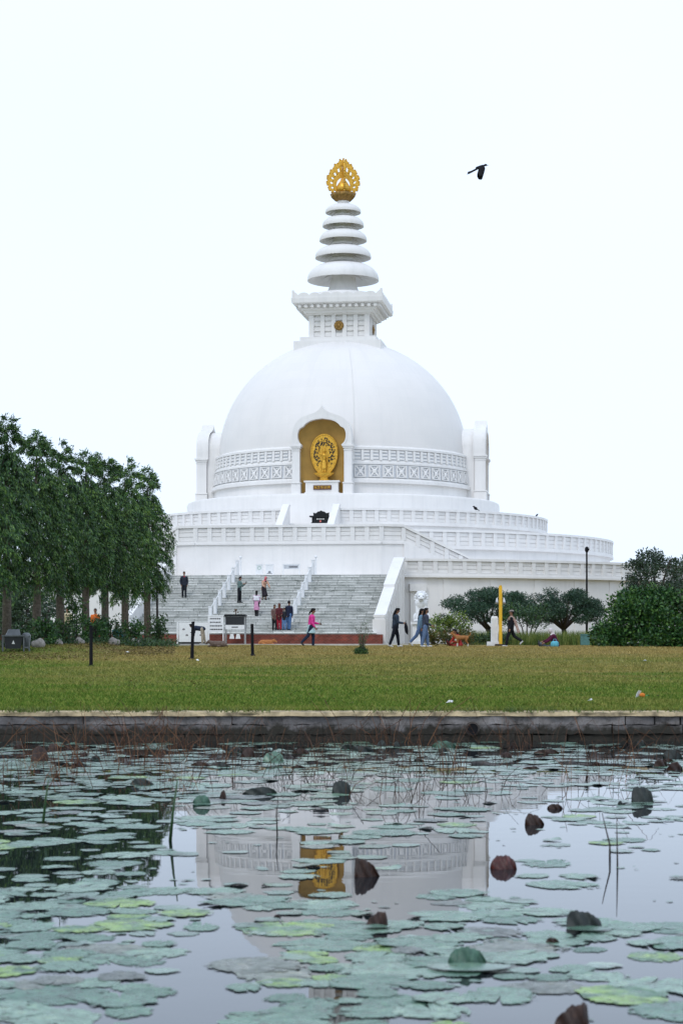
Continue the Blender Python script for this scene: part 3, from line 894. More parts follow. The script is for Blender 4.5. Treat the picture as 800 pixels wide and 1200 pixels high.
def niche_meshes():
    q = MB(); n = len(outl)
    yf = -LN
    vs = [(x_, yf, z_ - GB) for x_, z_ in outl] + [(x_, yf, z_ - GB) for x_, z_ in inl] + \
         [(x_, yf + 1.0, z_ - GB) for x_, z_ in outl] + [(x_, yf + 0.5, z_ - GB) for x_, z_ in inl]
    fs = []
    for i in range(n - 1):
        fs += [(i, i + 1, n + i + 1, n + i), (i, 2 * n + i, 2 * n + i + 1, i + 1), (n + i, n + i + 1, 3 * n + i + 1, 3 * n + i), (2 * n + i, 3 * n + i, 3 * n + i + 1, 2 * n + i + 1)]
    q.add(vs, fs)
    hb = smooth_pts([(2.1, 12.9), (2.1, 17.4), (1.95, 18.1), (1.45, 18.75), (0.7, 19.1), (0, 19.2)])
    hb = hb + [(-a, b) for a, b in hb[::-1][1:]]
    q.prism([(a, b - GB) for a, b in hb], yf + 0.93, yf + 3.0, 'y')
    for s in (1, -1): q.box((s * 1.985, yf + 0.95, 15.0 - GB), (0.12, 0.5, 4.0))
    # raised inner lip following the arch
    for i in range(n - 1):
        a, b = Vector(inl[i]), Vector(inl[i + 1]); c0, c1 = Vector(outl[i]), Vector(outl[i + 1])
        a2, b2 = a.lerp(c0, 0.3), b.lerp(c1, 0.3)
        f = lambda p_, y_: (p_.x, y_, p_.y - GB)
        q.add([f(a, yf - 0.05), f(b, yf - 0.05), f(b2, yf - 0.05), f(a2, yf - 0.05), f(a2, yf), f(b2, yf), f(a, yf), f(b, yf)],
              [(0, 1, 2, 3), (3, 2, 5, 4), (0, 6, 7, 1)])
    arch = q.mesh('niche_arch'); arch.materials.append(M['white'])
    pils = []
    for s in (1, -1):
        q = MB()
        q.box((s * 2.03, yf + 0.42, 14.95 - GB), (0.58, 0.84, 3.5))
        q.box((s * 2.03, yf + 0.42, 13.4 - GB), (0.72, 0.98, 0.82))
        q.box((s * 2.03, yf + 0.42, 13.88 - GB), (0.80, 1.06, 0.09))
        q.box((s * 2.03, yf + 0.42, 16.62 - GB), (0.74, 1.0, 0.12))
        q.box((s * 2.03, yf + 0.42, 16.76 - GB), (0.88, 1.12, 0.14))
        q.box((s * 2.03, yf + 0.42, 16.42 - GB), (0.66, 0.94, 0.06))
        pil = q.mesh('niche_pilaster'); pil.materials.append(M['white']); pils.append(pil)
    q = MB()
    seg = 28
    prof_ = [(1.0, 13.0), (1.0, 17.2)] + [(math.cos(t) ** 0.5, 17.2 + 1.72 * math.sin(t)) for t in [math.pi / 2 * k / 10 for k in range(1, 11)]]
    vs = []
    for r_, z_ in prof_:
        for k in range(seg + 1):
            a_ = math.pi * k / seg
            vs.append((1.97 * r_ * math.cos(a_), yf + 0.26 + 0.64 * r_ * math.sin(a_), z_ - GB))
    fs = [(i * (seg + 1) + k, i * (seg + 1) + k + 1, (i + 1) * (seg + 1) + k + 1, (i + 1) * (seg + 1) + k) for i in range(len(prof_) - 1) for k in range(seg)]
    q.add(vs, fs)
    aps = q.mesh('niche_apse', True); aps.materials.append(M['ochre'])
    q = MB()
    q.box((0, yf + 0.55, 13.50 - GB), (2.55, 1.0, 0.90)); q.box((0, yf + 0.52, 14.0 - GB), (2.78, 1.1, 0.12)); q.box((0, yf + 0.53, 13.1 - GB), (2.7, 1.06, 0.1))
    ped = q.mesh('pedestal'); ped.materials.append(M['white'])
    return [arch] + pils + [aps, ped]
nm = niche_meshes()
for k in range(4):
    base = None
    for me in nm:
        o = bpy.data.objects.new(me.name, me); col.objects.link(o)
        if base is None: o.parent = stupa; o.rotation_euler = (0, 0, k * math.pi / 2); base = o
        else: o.parent = base

# plaque with gilded characters on the front pedestal
m = MB(); m.box((0.05, -LN - 0.01 + 0.02, 13.52), (1.40, 0.08, 0.34)); pq = part(m, 'plaque', M['plaque'])
try:
    cu = bpy.data.curves.new('plaque_text', 'FONT'); cu.body = "\u8a95\u751f\u91c8\u8fe6\u4f5b"; cu.size = 0.26; cu.align_x = 'CENTER'; cu.align_y = 'CENTER'; cu.extrude = 0.01; cu.space_character = 1.0
    to = bpy.data.objects.new('tmp', cu); col.objects.link(to)
    dg = bpy.context.evaluated_depsgraph_get(); me = bpy.data.meshes.new_from_object(to.evaluated_get(dg))
    bpy.data.objects.remove(to)
    me.materials.clear(); me.materials.append(M['gold'])
    t_ = link('gilded_lettering', me, None, pq); t_.location = (0.05, -LN - 0.045, 13.52 - GB); t_.rotation_euler = (R(90), 0, 0)
except Exception as e:
    print('text', e)

# harmika
m = MB()
m.box((0, 0, 25.55), (7.2, 7.2, 1.36)); m.box((0, 0, 26.43), (6.3, 6.3, 0.36))
part(m, 'harmika_base', M['white'])
m = MB(); m.box((0, 0, 27.55), (4.6, 4.6, 1.96))
tower = part(m, 'harmika', M['white'])
m = MB()
for k in range(4):
    Rz = Matrix.Rotation(k * math.pi / 2, 3, 'Z')
    q = MB()
    for i in range(6):
        xw = -2.3 + 0.92 * i; w = 0.42 if i in (0, 5) else 0.34
        if i in (0, 5): xw *= 0.998
        q.box((xw, -2.38, 27.56), (w, 0.24, 1.92))
    for j in range(4):
        q.box((0, -2.33, 26.9 + j * 0.43), (4.5, 0.12, 0.27))
    m.add([Rz @ Vector(v) for v in q.v], q.f)
part(m, 'louvre_panels', M['white'], tower)
for k in range(4):
    m = MB()
    for i in range(8):
        a_ = i * math.pi / 4
        m.ball((0.26 * math.cos(a_), 0.26 * math.sin(a_), 0), (0.14, 0.14, 0.05), 10, 6)
    m.ball((0, 0, 0.03), (0.18, 0.18, 0.08), 12, 6)
    m.lathe([(0.0, -0.03), (0.40, -0.03), (0.40, 0.01), (0.0, 0.01)], 24)
    o = m.build('gold_rosette', M['gold_dark'], tower, smooth=True)
    o.rotation_euler = (R(90), 0, k * math.pi / 2)
    p_ = Matrix.Rotation(k * math.pi / 2, 3, 'Z') @ Vector((0, -2.56, 27.6 - GB)); o.location = p_
# stepped cornice
m = MB()
def frustum(mb, h0, h1, z0, z1):
    mb.hexa([(-h0, -h0, z0), (h0, -h0, z0), (h0, h0, z0), (-h0, h0, z0), (-h1, -h1, z1), (h1, -h1, z1), (h1, h1, z1), (-h1, h1, z1)])
frustum(m, 2.62, 2.72, 28.5, 28.62); frustum(m, 2.84, 2.94, 28.62, 28.84); frustum(m, 3.06, 3.16, 28.84, 29.0); frustum(m, 3.12, 3.2, 29.0, 29.28)
frustum(m, 3.62, 3.74, 29.27, 29.36); frustum(m, 3.74, 3.78, 29.36, 29.74)
part(m, 'cornice', M['white'])
q = MB(); q.box((0, -3.34, 29.13 - GB), (0.26, 0.34, 0.25)); dme = q.mesh('dentil'); dme.materials.append(M['white'])
cornice = next(o for o in stupa.children if o.name == 'cornice')
for k in range(4):
    for i in range(12 if k else 13):
        o = bpy.data.objects.new('dentil', dme); col.objects.link(o); o.parent = cornice
        o.location = Matrix.Rotation(k * math.pi / 2, 3, 'Z') @ Vector((-3.12 + 0.52 * i, 0, 0)); o.rotation_euler = (0, 0, k * math.pi / 2)
# lotus parapet with horns at the corners
m = MB()
for k in range(4):
    Rz = Matrix.Rotation(k * math.pi / 2, 3, 'Z'); q = MB()
    poly = [(-3.72, 29.72), (-3.72, 30.38), (-3.35, 30.14)]
    lobes = 7
    pts = []
    for i in range(57):
        x_ = -3.2 + 6.4 * i / 56
        pts.append((x_, 29.98 + 0.20 * abs(math.sin((x_ + 3.2) / 6.4 * math.pi * lobes)) ** 0.6))
    poly += pts + [(3.35, 30.14), (3.72, 30.38), (3.72, 29.72)]
    q.prism(poly, -3.70 - 0.001 * k, -3.54, 'y')
    m.add([Rz @ Vector(v) for v in q.v], q.f)
part(m, 'lotus_parapet', M['white'])
# spire
m = MB()
m.lathe([(2.55, 29.7), (2.6, 30.3), (2.45, 30.55), (1.4, 30.75), (1.25, 31.0), (1.1, 31.4), (1.05, 31.9), (0.9, 33.6), (0.75, 35.2), (0.62, 36.4), (0.52, 37.5), (0.45, 38.2), (0.5, 38.4), (0.3, 38.5)], 48)
part(m, 'spire_shaft', M['white'], auto=40)
discs = [(2.98, 31.73, 1.62, 1.30), (2.34, 33.63, 1.12, 1.1), (1.98, 35.06, 1.0, 0.95), (1.73, 36.27, 0.92, 0.82), (1.485, 37.42, 0.80, 0.5)]
for (r, z, h, ri) in discs:
    m = MB()
    pr = [(ri * 0.7, z + h * 0.45), (r * 0.55, z + h * 0.34), (r * 0.80, z + 0.16), (r * 0.93, z + 0.04), (r * 0.95, z), (r, z), (r * 1.0, z + 0.10)]
    for i in range(1, 12):
        t = math.pi / 2 * i / 12
        pr.append((ri * 0.8 + (r - ri * 0.8) * math.cos(t) ** 0.85, z + 0.10 + (h - 0.10) * math.sin(t) ** 1.05 * 0.86))
    pr.append((ri * 0.62, z + h * 0.9))
    m.lathe(pr, 72)
    dsk = part(m, 'parasol_disc', M['white'], auto=40)
    m = MB()
    for i in range(16):       # ribs under the disc
        a_ = 2 * math.pi * i / 16
        m.tube([(ri * 0.7 * math.cos(a_), ri * 0.7 * math.sin(a_), z + h * 0.43), (r * 0.6 * math.cos(a_), r * 0.6 * math.sin(a_), z + h * 0.28), (r * 0.93 * math.cos(a_), r * 0.93 * math.sin(a_), z + 0.06)], 0.045, 6)
    part(m, 'ribs', M['white'], dsk)
    m = MB()
    m.lathe([(ri * 0.72, z + h * 0.86), (ri * 0.98, z + h * 0.98), (ri * 0.9, z + h * 1.12), (ri * 0.45, z + h * 1.1)], 64, lobes=8, amp=0.06)
    part(m, 'lotus_collar', M['white'], dsk, auto=40)

# gilded flaming jewel: lotus cup, jewel, and two crossed openwork flame plates
m = MB()
m.lathe([(0.35, 38.35), (0.62, 38.42), (0.92, 38.72), (1.04, 39.02), (0.98, 39.04), (0.5, 38.92), (0.0, 38.9)], 64, lobes=10, amp=0.07)
fin = part(m, 'lotus_cup', M['gold_dark'], smooth=True)
m = MB()
m.lathe([(0.05, 38.95), (0.42, 39.02), (0.60, 39.3), (0.58, 39.6), (0.40, 39.9), (0.18, 40.2), (0.03, 40.5)], 32)
part(m, 'jewel', M['gold'], fin, smooth=True)
def flame_outline(sc):
    # teardrop with licking tongues
    pts = []
    n = 160
    for i in range(n):
        t = i / (n - 1); a_ = -0.5 * math.pi + 0.28 + (2 * math.pi - 0.56) * t
        ca, sa = math.cos(a_), math.sin(a_)
        up = max(0.0, sa)
        r = 1.46 + 0.40 * up ** 5
        ton = abs((t * 15) % 1.0 - 0.5) * 2
        r *= 1.0 - 0.10 * (1 - ton)
        pts.append((r * ca * sc * (1 - 0.22 * up ** 2), 40.10 + r * sa * sc * 1.0))
    return pts
def flame_plate(angle):
    q = MB()
    op = flame_outline(1.0)
    n = len(op)
    # closed band from the outline to an inner oval, pierced with windows
    inn = []
    for i in range(n):
        t = i / (n - 1); a_ = -0.5 * math.pi + 0.28 + (2 * math.pi - 0.56) * t
        inn.append((0.56 * math.cos(a_), 39.72 + 0.66 * math.sin(a_)))
    def quad(i0, i1, f0, f1):
        ps = []
        for i, f in ((i0, f0), (i1, f0), (i1, f1), (i0, f1)):
            ps.append((inn[i][0] + (op[i][0] - inn[i][0]) * f, inn[i][1] + (op[i][1] - inn[i][1]) * f))
        q.hexa([(p_[0], -0.05, p_[1]) for p_ in ps] + [(p_[0], 0.05, p_[1]) for p_ in ps])
    for i in range(n - 1):
        ph = (i * 15 / n) % 1.0
        quad(i, i + 1, 0.0, 0.42)
        quad(i, i + 1, 0.70 - 0.06 * math.sin(ph * math.pi), 1.0)
        if ph < 0.32 or ph > 0.68: quad(i, i + 1, 0.34, 0.70)
    q.v = [tuple(Matrix.Rotation(angle, 3, 'Z') @ Vector(v)) for v in q.v]
    # bead border and central rib
    for i in range(0, n, 5):
        c = Matrix.Rotation(angle, 3, 'Z') @ Vector((op[i][0] * 0.98, 0, op[i][1])); q.ball(c, 0.085, 8, 6)
    part(q, 'flame_plate', M['gold'], fin)
flame_plate(R(14)); flame_plate(R(104))
m = MB(); m.tube([(0, 0, 40.4), (0, 0, 41.5), (0, 0, 41.95)], [0.07, 0.06, 0.01], 8); part(m, 'finial_rod', M['gold_dark'], fin)

# ------------------------------------------------------------------ golden statue in the front niche
def ground_obj(name, p, rz=0.0): return empty(name, p, rz)
sp_ = loc2w(0.12, -LN + 0.42, 14.06)
st = empty('golden_statue', sp_, YAW)
tag(st, 'golden standing figure with raised arm before an oval halo in the arched niche', 'statue')
m = MB()
m.lathe([(0.0, 0), (0.42, 0), (0.42, 0.08), (0.30, 0.14), (0.30, 0.26), (0.5, 0.36), (0.78, 0.55), (0.80, 0.62), (0.5, 0.66), (0, 0.66)], 32, lobes=0, sy=0.42)
m.build('lotus_base', M['gold'], st, auto=35)
m = MB()
no = 48
ring = lambda k, s, cz=2.05, a=1.03, b=1.58: ((a * s) * math.cos(2 * math.pi * k / no) * (1 - 0.10 * -math.sin(2 * math.pi * k / no)), cz + (b * s) * math.sin(2 * math.pi * k / no))
m.prism([ring(k, 1.0) for k in range(no)], 0.14, 0.22, 'y')
halo = m.build('halo', M['gold'], st)
m = MB()
for k in range(no):
    a_, b_ = ring(k, 0.99), ring((k + 1) % no, 0.99)
    m.capsule((a_[0], 0.13, a_[1]), (b_[0], 0.13, b_[1]), 0.055, 0.055, 6)
m.build('halo_rim', M['gold'], halo, smooth=True)
m = MB()
r2 = random.Random(3)
for k in range(170):
    cl_ = k % 17; a0 = -0.75 + cl_ * (math.pi + 1.5) / 16; s = r2.uniform(0.42, 0.84); a_ = a0 + r2.gauss(0, 0.07)
    x_, z_ = 1.0 * s * math.cos(a_), 2.1 + 1.5 * s * math.sin(a_)
    if abs(x_) < 0.24 and z_ < 2.75: continue
    m.ball((x_, 0.13, z_), (r2.uniform(.022, .05), 0.035, r2.uniform(.05, .10)), 6, 5, Matrix.Rotation(r2.uniform(-1.2, 1.2), 3, 'Y'))
m.build('carved_foliage', M['foliate'], halo, smooth=True)
m = MB()
# figure: slim standing body, right arm raised, left arm down
m.capsule((0, -0.02, 1.40), (0, 0, 1.55), 0.14, 0.14); m.capsule((0, 0, 1.5), (0, 0, 2.0), 0.12, 0.17)
m.capsule((-0.08, -0.02, 0.70), (-0.08, 0, 1.45), 0.065, 0.11); m.capsule((0.08, -0.02, 0.70), (0.08, 0, 1.45), 0.065, 0.11)
m.capsule((0, 0, 2.0), (0, 0, 2.2), 0.07, 0.06); m.ball((0, -0.02, 2.34), (0.125, 0.13, 0.16)); m.ball((0, 0, 2.52), (0.07, 0.07, 0.06))
m.capsule((-0.17, 0, 2.04), (-0.42, -0.02, 2.2), 0.06, 0.05); m.capsule((-0.42, -0.02, 2.2), (-0.46, -0.04, 2.52), 0.048, 0.038); m.capsule((-0.46, -0.04, 2.55), (-0.46, -0.04, 2.68), 0.03, 0.02)
m.capsule((0.17, 0, 2.04), (0.27, 0, 1.72), 0.06, 0.05); m.capsule((0.27, 0, 1.72), (0.29, -0.03, 1.42), 0.048, 0.038); m.capsule((0.29, -0.03, 1.40), (0.29, -0.03, 1.28), 0.03, 0.02)
m.box((-0.08, -0.08, 0.70), (0.11, 0.24, 0.06)); m.box((0.08, -0.08, 0.70), (0.11, 0.24, 0.06))
fo = m.build('figure', M['gold'], st, smooth=True)
rm = fo.modifiers.new('r', 'REMESH'); rm.mode = 'VOXEL'; rm.voxel_size = 0.022; rm.use_smooth_shade = True
m = MB(); m.lathe([(0.23, 0.95), (0.20, 1.4), (0.15, 1.58)], 20, lobes=6, amp=0.08, sy=0.75); m.build('skirt', M['gold'], fo, smooth=True)

# black incense table on the upper terrace
ap = loc2w(0.62, -16.4, 10.45)
al = empty('altar_table', ap, YAW)
tag(al, 'black stone altar with scalloped crest and pale lettering below the golden statue', 'altar')
m = MB(); m.box((0, 0, 0.24), (1.30, 0.6, 0.48)); m.box((0, 0, 0.04), (1.4, 0.7, 0.08)); m.build('body', M['granite'], al)
m = MB(); m.box((0, 0, 0.53), (1.66, 0.8, 0.10)); m.build('slab', M['granite'], al)
m = MB()
pr = [(-0.58, 0.58), (-0.60, 0.84), (-0.5, 0.80), (-0.36, 0.80), (-0.26, 0.90), (-0.12, 0.93), (0, 0.99), (0.12, 0.93), (0.26, 0.90), (0.36, 0.80), (0.5, 0.80), (0.60, 0.84), (0.58, 0.58)]
m.prism(pr, 0.0, 0.16, 'y'); m.build('crest', M['granite'], al)
m = MB()
for k in range(6): m.box((-0.25 + k * 0.1, -0.305, 0.33), (0.07, 0.01, 0.07))
m.build('lettering', M['letter'], al)
m = MB(); m.lathe([(0, 0), (0.075, 0), (0.075, 0.01), (0, 0.01)], 20); e_ = m.build('emblem', M['red_emblem'], al); e_.location = (0, -0.31, 0.16); e_.rotation_euler = (R(90), 0, 0)

# ------------------------------------------------------------------ placing helpers
def on_lawn(u, D):
    x_ = (u - 400) * D / FPX
    return Vector((x_, D, gz(D) + mound(x_, D)))
def on_stair(u, v):
    best = None
    for i in range(N_STEP):
        L = L0 - i * tread - tread * 0.5; zt = STAIR_Z0 + (i + 1) * RISE
        # find local x so that it projects on u
        for _x in [k * 0.1 for k in range(-80, 81)]:
            w = loc2w(_x, -L, zt); uu = 400 + w.x * FPX / w.y; vv = HOR - (w.z - CAM_Z) * FPX / w.y
            e = abs(vv - v) * 3 + abs(uu - u)
            if best is None or e < best[0]: best = (e, w)
    return best[1]

# brick wall and path at the foot of the steps
bw = empty('brick_wall', loc2w(0, -42.0, GB), YAW)
tag(bw, 'low red brick wall at the foot of the grey marble steps', 'wall')
m = MB(); m.box((-4.5, 0, 0.29), (25.6, 0.30, 0.62)); m.build('bricks', M['brick'], bw)
m = MB(); m.box((-0.6, 0.64, 0.655), (16.9, 1.02, 0.06)); m.build('landing_slab', M['steps'], bw)
M['paving'] = simple('pale_paving', (0.50, 0.48, 0.44), 0.9, var=0.2, scale=3, bump=0.2)
pv = MB()
pv.hexa([(-60, 100.5, GB - 0.3), (3.6, 100.5, GB - 0.3), (3.6, 103.5, GB - 0.3), (-60, 103.5, GB - 0.3), (-60, 100.5, GB + 0.05), (3.6, 100.5, GB + 0.05), (3.6, 103.5, GB + 0.05), (-60, 103.5, GB + 0.05)])
tag(pv.build('footpath', M['paving']), kind='structure')

# handrails on the staircase
def handrail(x_, label):
    base = loc2w(x_, -L0 - 0.2, STAIR_Z0)
    h = empty('stair_handrail', base, YAW)
    tag(h, label, 'handrail', 'handrails on the great staircase')
    tops = []
    for k in range(7):
        L = L0 - 1.9 - k * (L0 - L1 - 2.2) / 6.1
        i = int((L0 - L) / tread); zt = STAIR_Z0 + (i + 1) * RISE
        y = -(L) + L0 + 0.2
        q = MB(); q.box((0, y, zt - STAIR_Z0 + 0.48), (0.20, 0.20, 0.98)); q.box((0, y, zt - STAIR_Z0 + 0.985), (0.25, 0.25, 0.05)); q.build('rail_post', M['white_clean'], h)
        tops.append((0, y, zt - STAIR_Z0 + 0.86))
    q = MB(); q.tube(tops, 0.022, 8); q.build('rail', M['white_clean'], h)
    yt = -L1 + L0 + 0.9
    q = MB(); q.tube([(0, yt, 4.0), (0, yt, 5.2)], 0.055, 8); q.ball((0, yt, 5.24), 0.10, 10, 6); q.build('end_pole', M['white_clean'], h)
handrail(-3.0, 'white post handrail left of the two up the grey steps')
handrail(2.2, 'white post handrail beside the group of four people on the steps')

# ------------------------------------------------------------------ notice boards
def board(name, p, w, h, legs, label, rows=3, rz=YAW, mat=None, pict=False):
    e = empty(name, p, rz); tag(e, label, 'sign')
    m = MB(); m.box((0, 0, legs + h / 2), (w, 0.05, h)); m.build('panel', mat or M['white_clean'], e)
    m = MB()
    m.box((-w / 2 - 0.03, 0, (legs + h) / 2), (0.06, 0.07, legs + h)); m.box((w / 2 + 0.03, 0, (legs + h) / 2), (0.06, 0.07, legs + h)); m.box((0, 0, legs + h + 0.02), (w + 0.16, 0.09, 0.06))
    m.build('frame', M['white_clean'], e)
    m = MB(); r3 = random.Random(hash(label) % 1000 if False else len(label))
    for k in range(rows):
        z_ = legs + h - (k + 0.7) * h / (rows + 0.4)
        x_ = -w * 0.42
        while x_ < w * 0.36:
            l_ = r3.uniform(0.05, 0.16) * w
            m.box((x_ + l_ / 2, -0.030, z_), (l_, 0.008, h / (rows + 0.4) * 0.34)); x_ += l_ + 0.03 * w
    if rows: m.build('print', M['ink'], e)
    return e
D1 = 114.0
board('notice_board', on_lawn(253, D1) + Vector((0, 0, 0.0)), 0.85, 0.95, 0.75, 'white notice board with rows of dark print left of the black display case', 4)
pb = empty('picture_board', on_lawn(226, 112.2), YAW); tag(pb, 'white framed picture panels behind the man bending over', 'sign')
m = MB(); m.box((-0.42, 0, 0.72), (0.86, 0.05, 1.16)); m.box((0.48, 0, 0.72), (0.86, 0.05, 1.16)); m.build('panel', M['white_clean'], pb)
for x_ in (-0.92, 0.03, 0.97):
    m = MB(); m.box((x_, -0.03, 0.66), (0.08, 0.1, 1.34)); m.build('frame', M['white_clean'], pb)
m = MB(); m.box((0.03, 0.0, 0.15), (1.8, 0.04, 0.28)); m.build('dark_base', M['black'], pb)
m = MB()
for (x_, z_) in ((-0.55, 0.9), (-0.35, 0.55), (0.35, 0.95), (0.62, 0.92), (0.5, 0.55)): m.ball((x_, -0.03, z_), (0.085, 0.012, 0.06), 8, 6)
m.build('picture', simple('picture_grey', (0.22, 0.21, 0.22), 0.7), pb)

dc = empty('display_case', on_lawn(276, D1) , YAW); tag(dc, 'black glass display case on thin legs before the steps', 'display case')
M['glass'] = simple('dark_glass', (0.015, 0.017, 0.02), 0.15)
m = MB(); m.box((0, 0, 1.42), (1.15, 0.35, 0.5)); m.build('glass_box', M['glass'], dc)
m = MB(); m.prism([(-0.68, 1.68), (0.68, 1.68), (0.62, 1.82), (-0.62, 1.82)], -0.3, 0.3, 'y'); m.build('roof', M['granite'], dc)
m = MB(); m.box((0, -0.01, 1.04), (1.16, 0.37, 0.26)); m.build('sign_panel', M['white_clean'], dc)
m = MB(); m.box((0, -0.2, 1.04), (0.4, 0.01, 0.06)); m.build('print', M['ink'], dc)
for x_ in (-0.6, 0.6):
    for y_ in (-0.16, 0.16):
        m = MB(); m.box((x_, y_, 0.84), (0.05, 0.05, 1.68)); m.build('leg', M['steel'], dc)
m = MB(); m.tube([(0.02, 0, 1.8), (0.02, 0, 2.05)], 0.03, 6); m.ball((0.02, 0, 2.08), (0.10, 0.08, 0.05), 8, 6); m.ball((-0.08, 0, 1.97), (0.05, 0.05, 0.04), 8, 6); m.ball((0.14, 0, 1.95), (0.05, 0.05, 0.05), 8, 6)
m.build('roof_ornament', M['earth'], dc)
for k, (u_, lab) in enumerate(((271.5, 'white paper notice hanging left of a second one on the brick wall'), (278.8, 'white paper notice hanging right of a second one on the brick wall'))):
    p = px(u_, 746, 113.0); m = MB(); m.prism([(-0.15, -0.13), (0.15, -0.13), (0.09, 0.16), (-0.09, 0.16)], -0.008, 0.008, 'y')
    o = m.build('paper_notice', M['white_clean']); o.location = (p.x, 113.2, p.z); tag(o, lab, 'notice', 'paper notices on the brick wall')
s1 = board('entry_sign', loc2w(-0.95, -29.4, 6.15), 0.42, 0.62, 0.1, 'small white sign with a grey figure at the top of the steps', 0)
m = MB(); m.ball((0, -0.03, 0.22), (0.10, 0.012, 0.09), 10, 6); m.box((0, -0.03, 0.14), (0.34, 0.012, 0.05)); m.build('figure_print', simple('print_grey', (0.25, 0.26, 0.28), 0.7), s1)
s3 = board('round_sign', loc2w(-1.65, -29.45, 6.15), 0.36, 0.62, 0.1, 'small white sign with a pale green ring left of another sign', 0)
m = MB(); m.lathe([(0.09, 0), (0.13, 0), (0.13, 0.01), (0.09, 0.01), (0.09, 0)], 20); q = m.build('ring_mark', simple('ring_green', (0.45, 0.6, 0.52), 0.6), s3); q.location = (0, -0.04, 0.52); q.rotation_euler = (R(90), 0, 0)
s2 = board('name_board', loc2w(0.55, -29.4, 6.15), 1.05, 0.3, 0.42, 'white board with one dark line of print beside the handrail end pole', 0)
m = MB()
for k in range(7): m.box((-0.12 + k * 0.085, -0.03, 0.57), (0.065, 0.01, 0.09))
m.build('print', M['ink'], s2)
m = MB(); m.box((0, 0.0, 0.57), (1.0, 0.056, 0.24)); m.build('grey_band', simple('pale_grey', (0.5, 0.52, 0.55), 0.6), s2)

# ------------------------------------------------------------------ posts and street furniture
def stake(u, D, h, label, r=0.05, lean=0.0):
    p = on_lawn(u, D); m = MB()
    m.tube([(0, 0, -0.1), (lean * 0.5, 0, h * 0.5), (lean, 0, h)], [r * 1.1, r, r * 0.95], 10)
    m.ball((lean, 0, h), (r * 1.05, r * 1.05, r * 0.5), 10, 6)
    m.tube([(lean * 0.8 - r * 1.6, 0, h * 0.72), (lean * 0.8 + r * 1.6, 0, h * 0.72)], 0.012, 6)
    m.ball((0, 0, 0), (r * 2.2, r * 2.2, 0.06), 10, 6)
    o = m.build('fence_stake', M['black'], auto=40); o.location = p
    tag(o, label, 'post', 'dark stakes standing in the lawn')
stake(107, 57, 1.25, 'dark stake in the lawn in front of the tree row', 0.052)
stake(225, 65, 1.28, 'dark stake in the lawn in front of the bending man', 0.058, 0.04)
stake(296, 69.5, 1.15, 'dark stake in the lawn right of the display case', 0.058, -0.02)

yp = empty('yellow_pole', on_lawn(586, 88)); tag(yp, 'bright yellow pole with lanterns hung beside a white bollard', 'pole')
m = MB(); m.box((0, 0, 1.36), (0.145, 0.145, 2.72)); m.build('shaft', M['yellow'], yp)
m = MB(); m.prism([(-0.085, 2.72), (0.085, 2.72), (0.05, 2.86), (-0.05, 2.86)], -0.06, 0.06, 'y'); m.build('cap', M['yellow'], yp)
m = MB(); m.box((0, 0, 0.05), (0.5, 0.4, 0.12)); m.build('foot', M['bark_dark'], yp)
for s in (-1, 1):
    m = MB(); m.lathe([(0.015, 0.30), (0.04, 0.26), (0.07, 0.12), (0.10, 0.0), (0.0, 0.0)], 14, c=(s * 0.16, -0.02, 1.98)); m.tube([(s * 0.07, -0.02, 2.3), (s * 0.16, -0.02, 2.28)], 0.012, 6)
    m.build('lantern', M['steel'], yp, smooth=True)
bo = empty('stone_bollard', on_lawn(579, 88.5)); tag(bo, 'square white marker post with a side ledge beside the yellow pole', 'bollard')
m = MB(); m.box((0, 0, 0.66), (0.32, 0.32, 1.32)); m.build('shaft', M['lion'], bo)
m = MB(); frustum(m, 0.16, 0.12, 1.32, 1.42); m.build('cap', M['lion'], bo)
m = MB(); m.box((-0.06, 0, 0.11), (0.58, 0.44, 0.22)); m.build('base', M['lion'], bo)
m = MB(); m.prism([(-0.16, 0.88), (-0.33, 1.08), (-0.30, 1.14), (-0.16, 1.06)], -0.1, 0.1, 'y'); m.build('ledge', M['lion'], bo)

lp = empty('street_lamp', on_lawn(687, 112)); tag(lp, 'tall thin dark lamp post behind the rounded green bush', 'street lamp')
m = MB(); m.tube([(0, 0, 0), (0, 0, 3.0), (0, 0, 5.55)], [0.075, 0.06, 0.05], 10); m.build('pole', M['black'], lp)
m = MB(); m.lathe([(0.02, 5.84), (0.11, 5.76), (0.12, 5.6), (0.07, 5.5), (0.05, 5.48)], 12); m.tube([(0, 0, 5.7), (0.15, 0, 5.66)], 0.05, 8); m.build('lamp_head', M['black'], lp, smooth=True)

# twin waste bins
tb = empty('waste_bin', on_lawn(20, 71.5), R(12)); tag(tb, 'grey and dark twin litter bin in a metal frame at the lawn edge', 'bin')
M['bin_frame'] = simple('bin_frame', (0.12, 0.13, 0.13), 0.6); M['bin_grey'] = simple('bin_plastic', (0.022, 0.024, 0.027), 0.5); M['bin_lid'] = simple('bin_lid', (0.13, 0.14, 0.15), 0.45)
m = MB(); m.hexa([(-0.42, -0.25, 0.1), (0.14, -0.25, 0.1), (0.14, 0.25, 0.1), (-0.42, 0.25, 0.1), (-0.48, -0.3, 0.58), (0.2, -0.3, 0.58), (0.2, 0.3, 0.58), (-0.48, 0.3, 0.58)]); m.build('bin_body', M['bin_grey'], tb)
m = MB(); m.hexa([(-0.42, -0.27, 0.60), (0.14, -0.27, 0.60), (0.14, 0.27, 0.60), (-0.42, 0.27, 0.60), (-0.30, -0.17, 0.84), (0.10, -0.17, 0.84), (0.10, 0.17, 0.84), (-0.30, 0.17, 0.84)]); m.build('lid', M['bin_lid'], tb)
m = MB(); m.box((-0.14, -0.02, 0.59), (0.84, 0.7, 0.05)); 
for x_ in (-0.53, 0.25, 0.46):
    for y_ in (-0.3, 0.3): m.box((x_, y_, 0.30), (0.05, 0.05, 0.6))
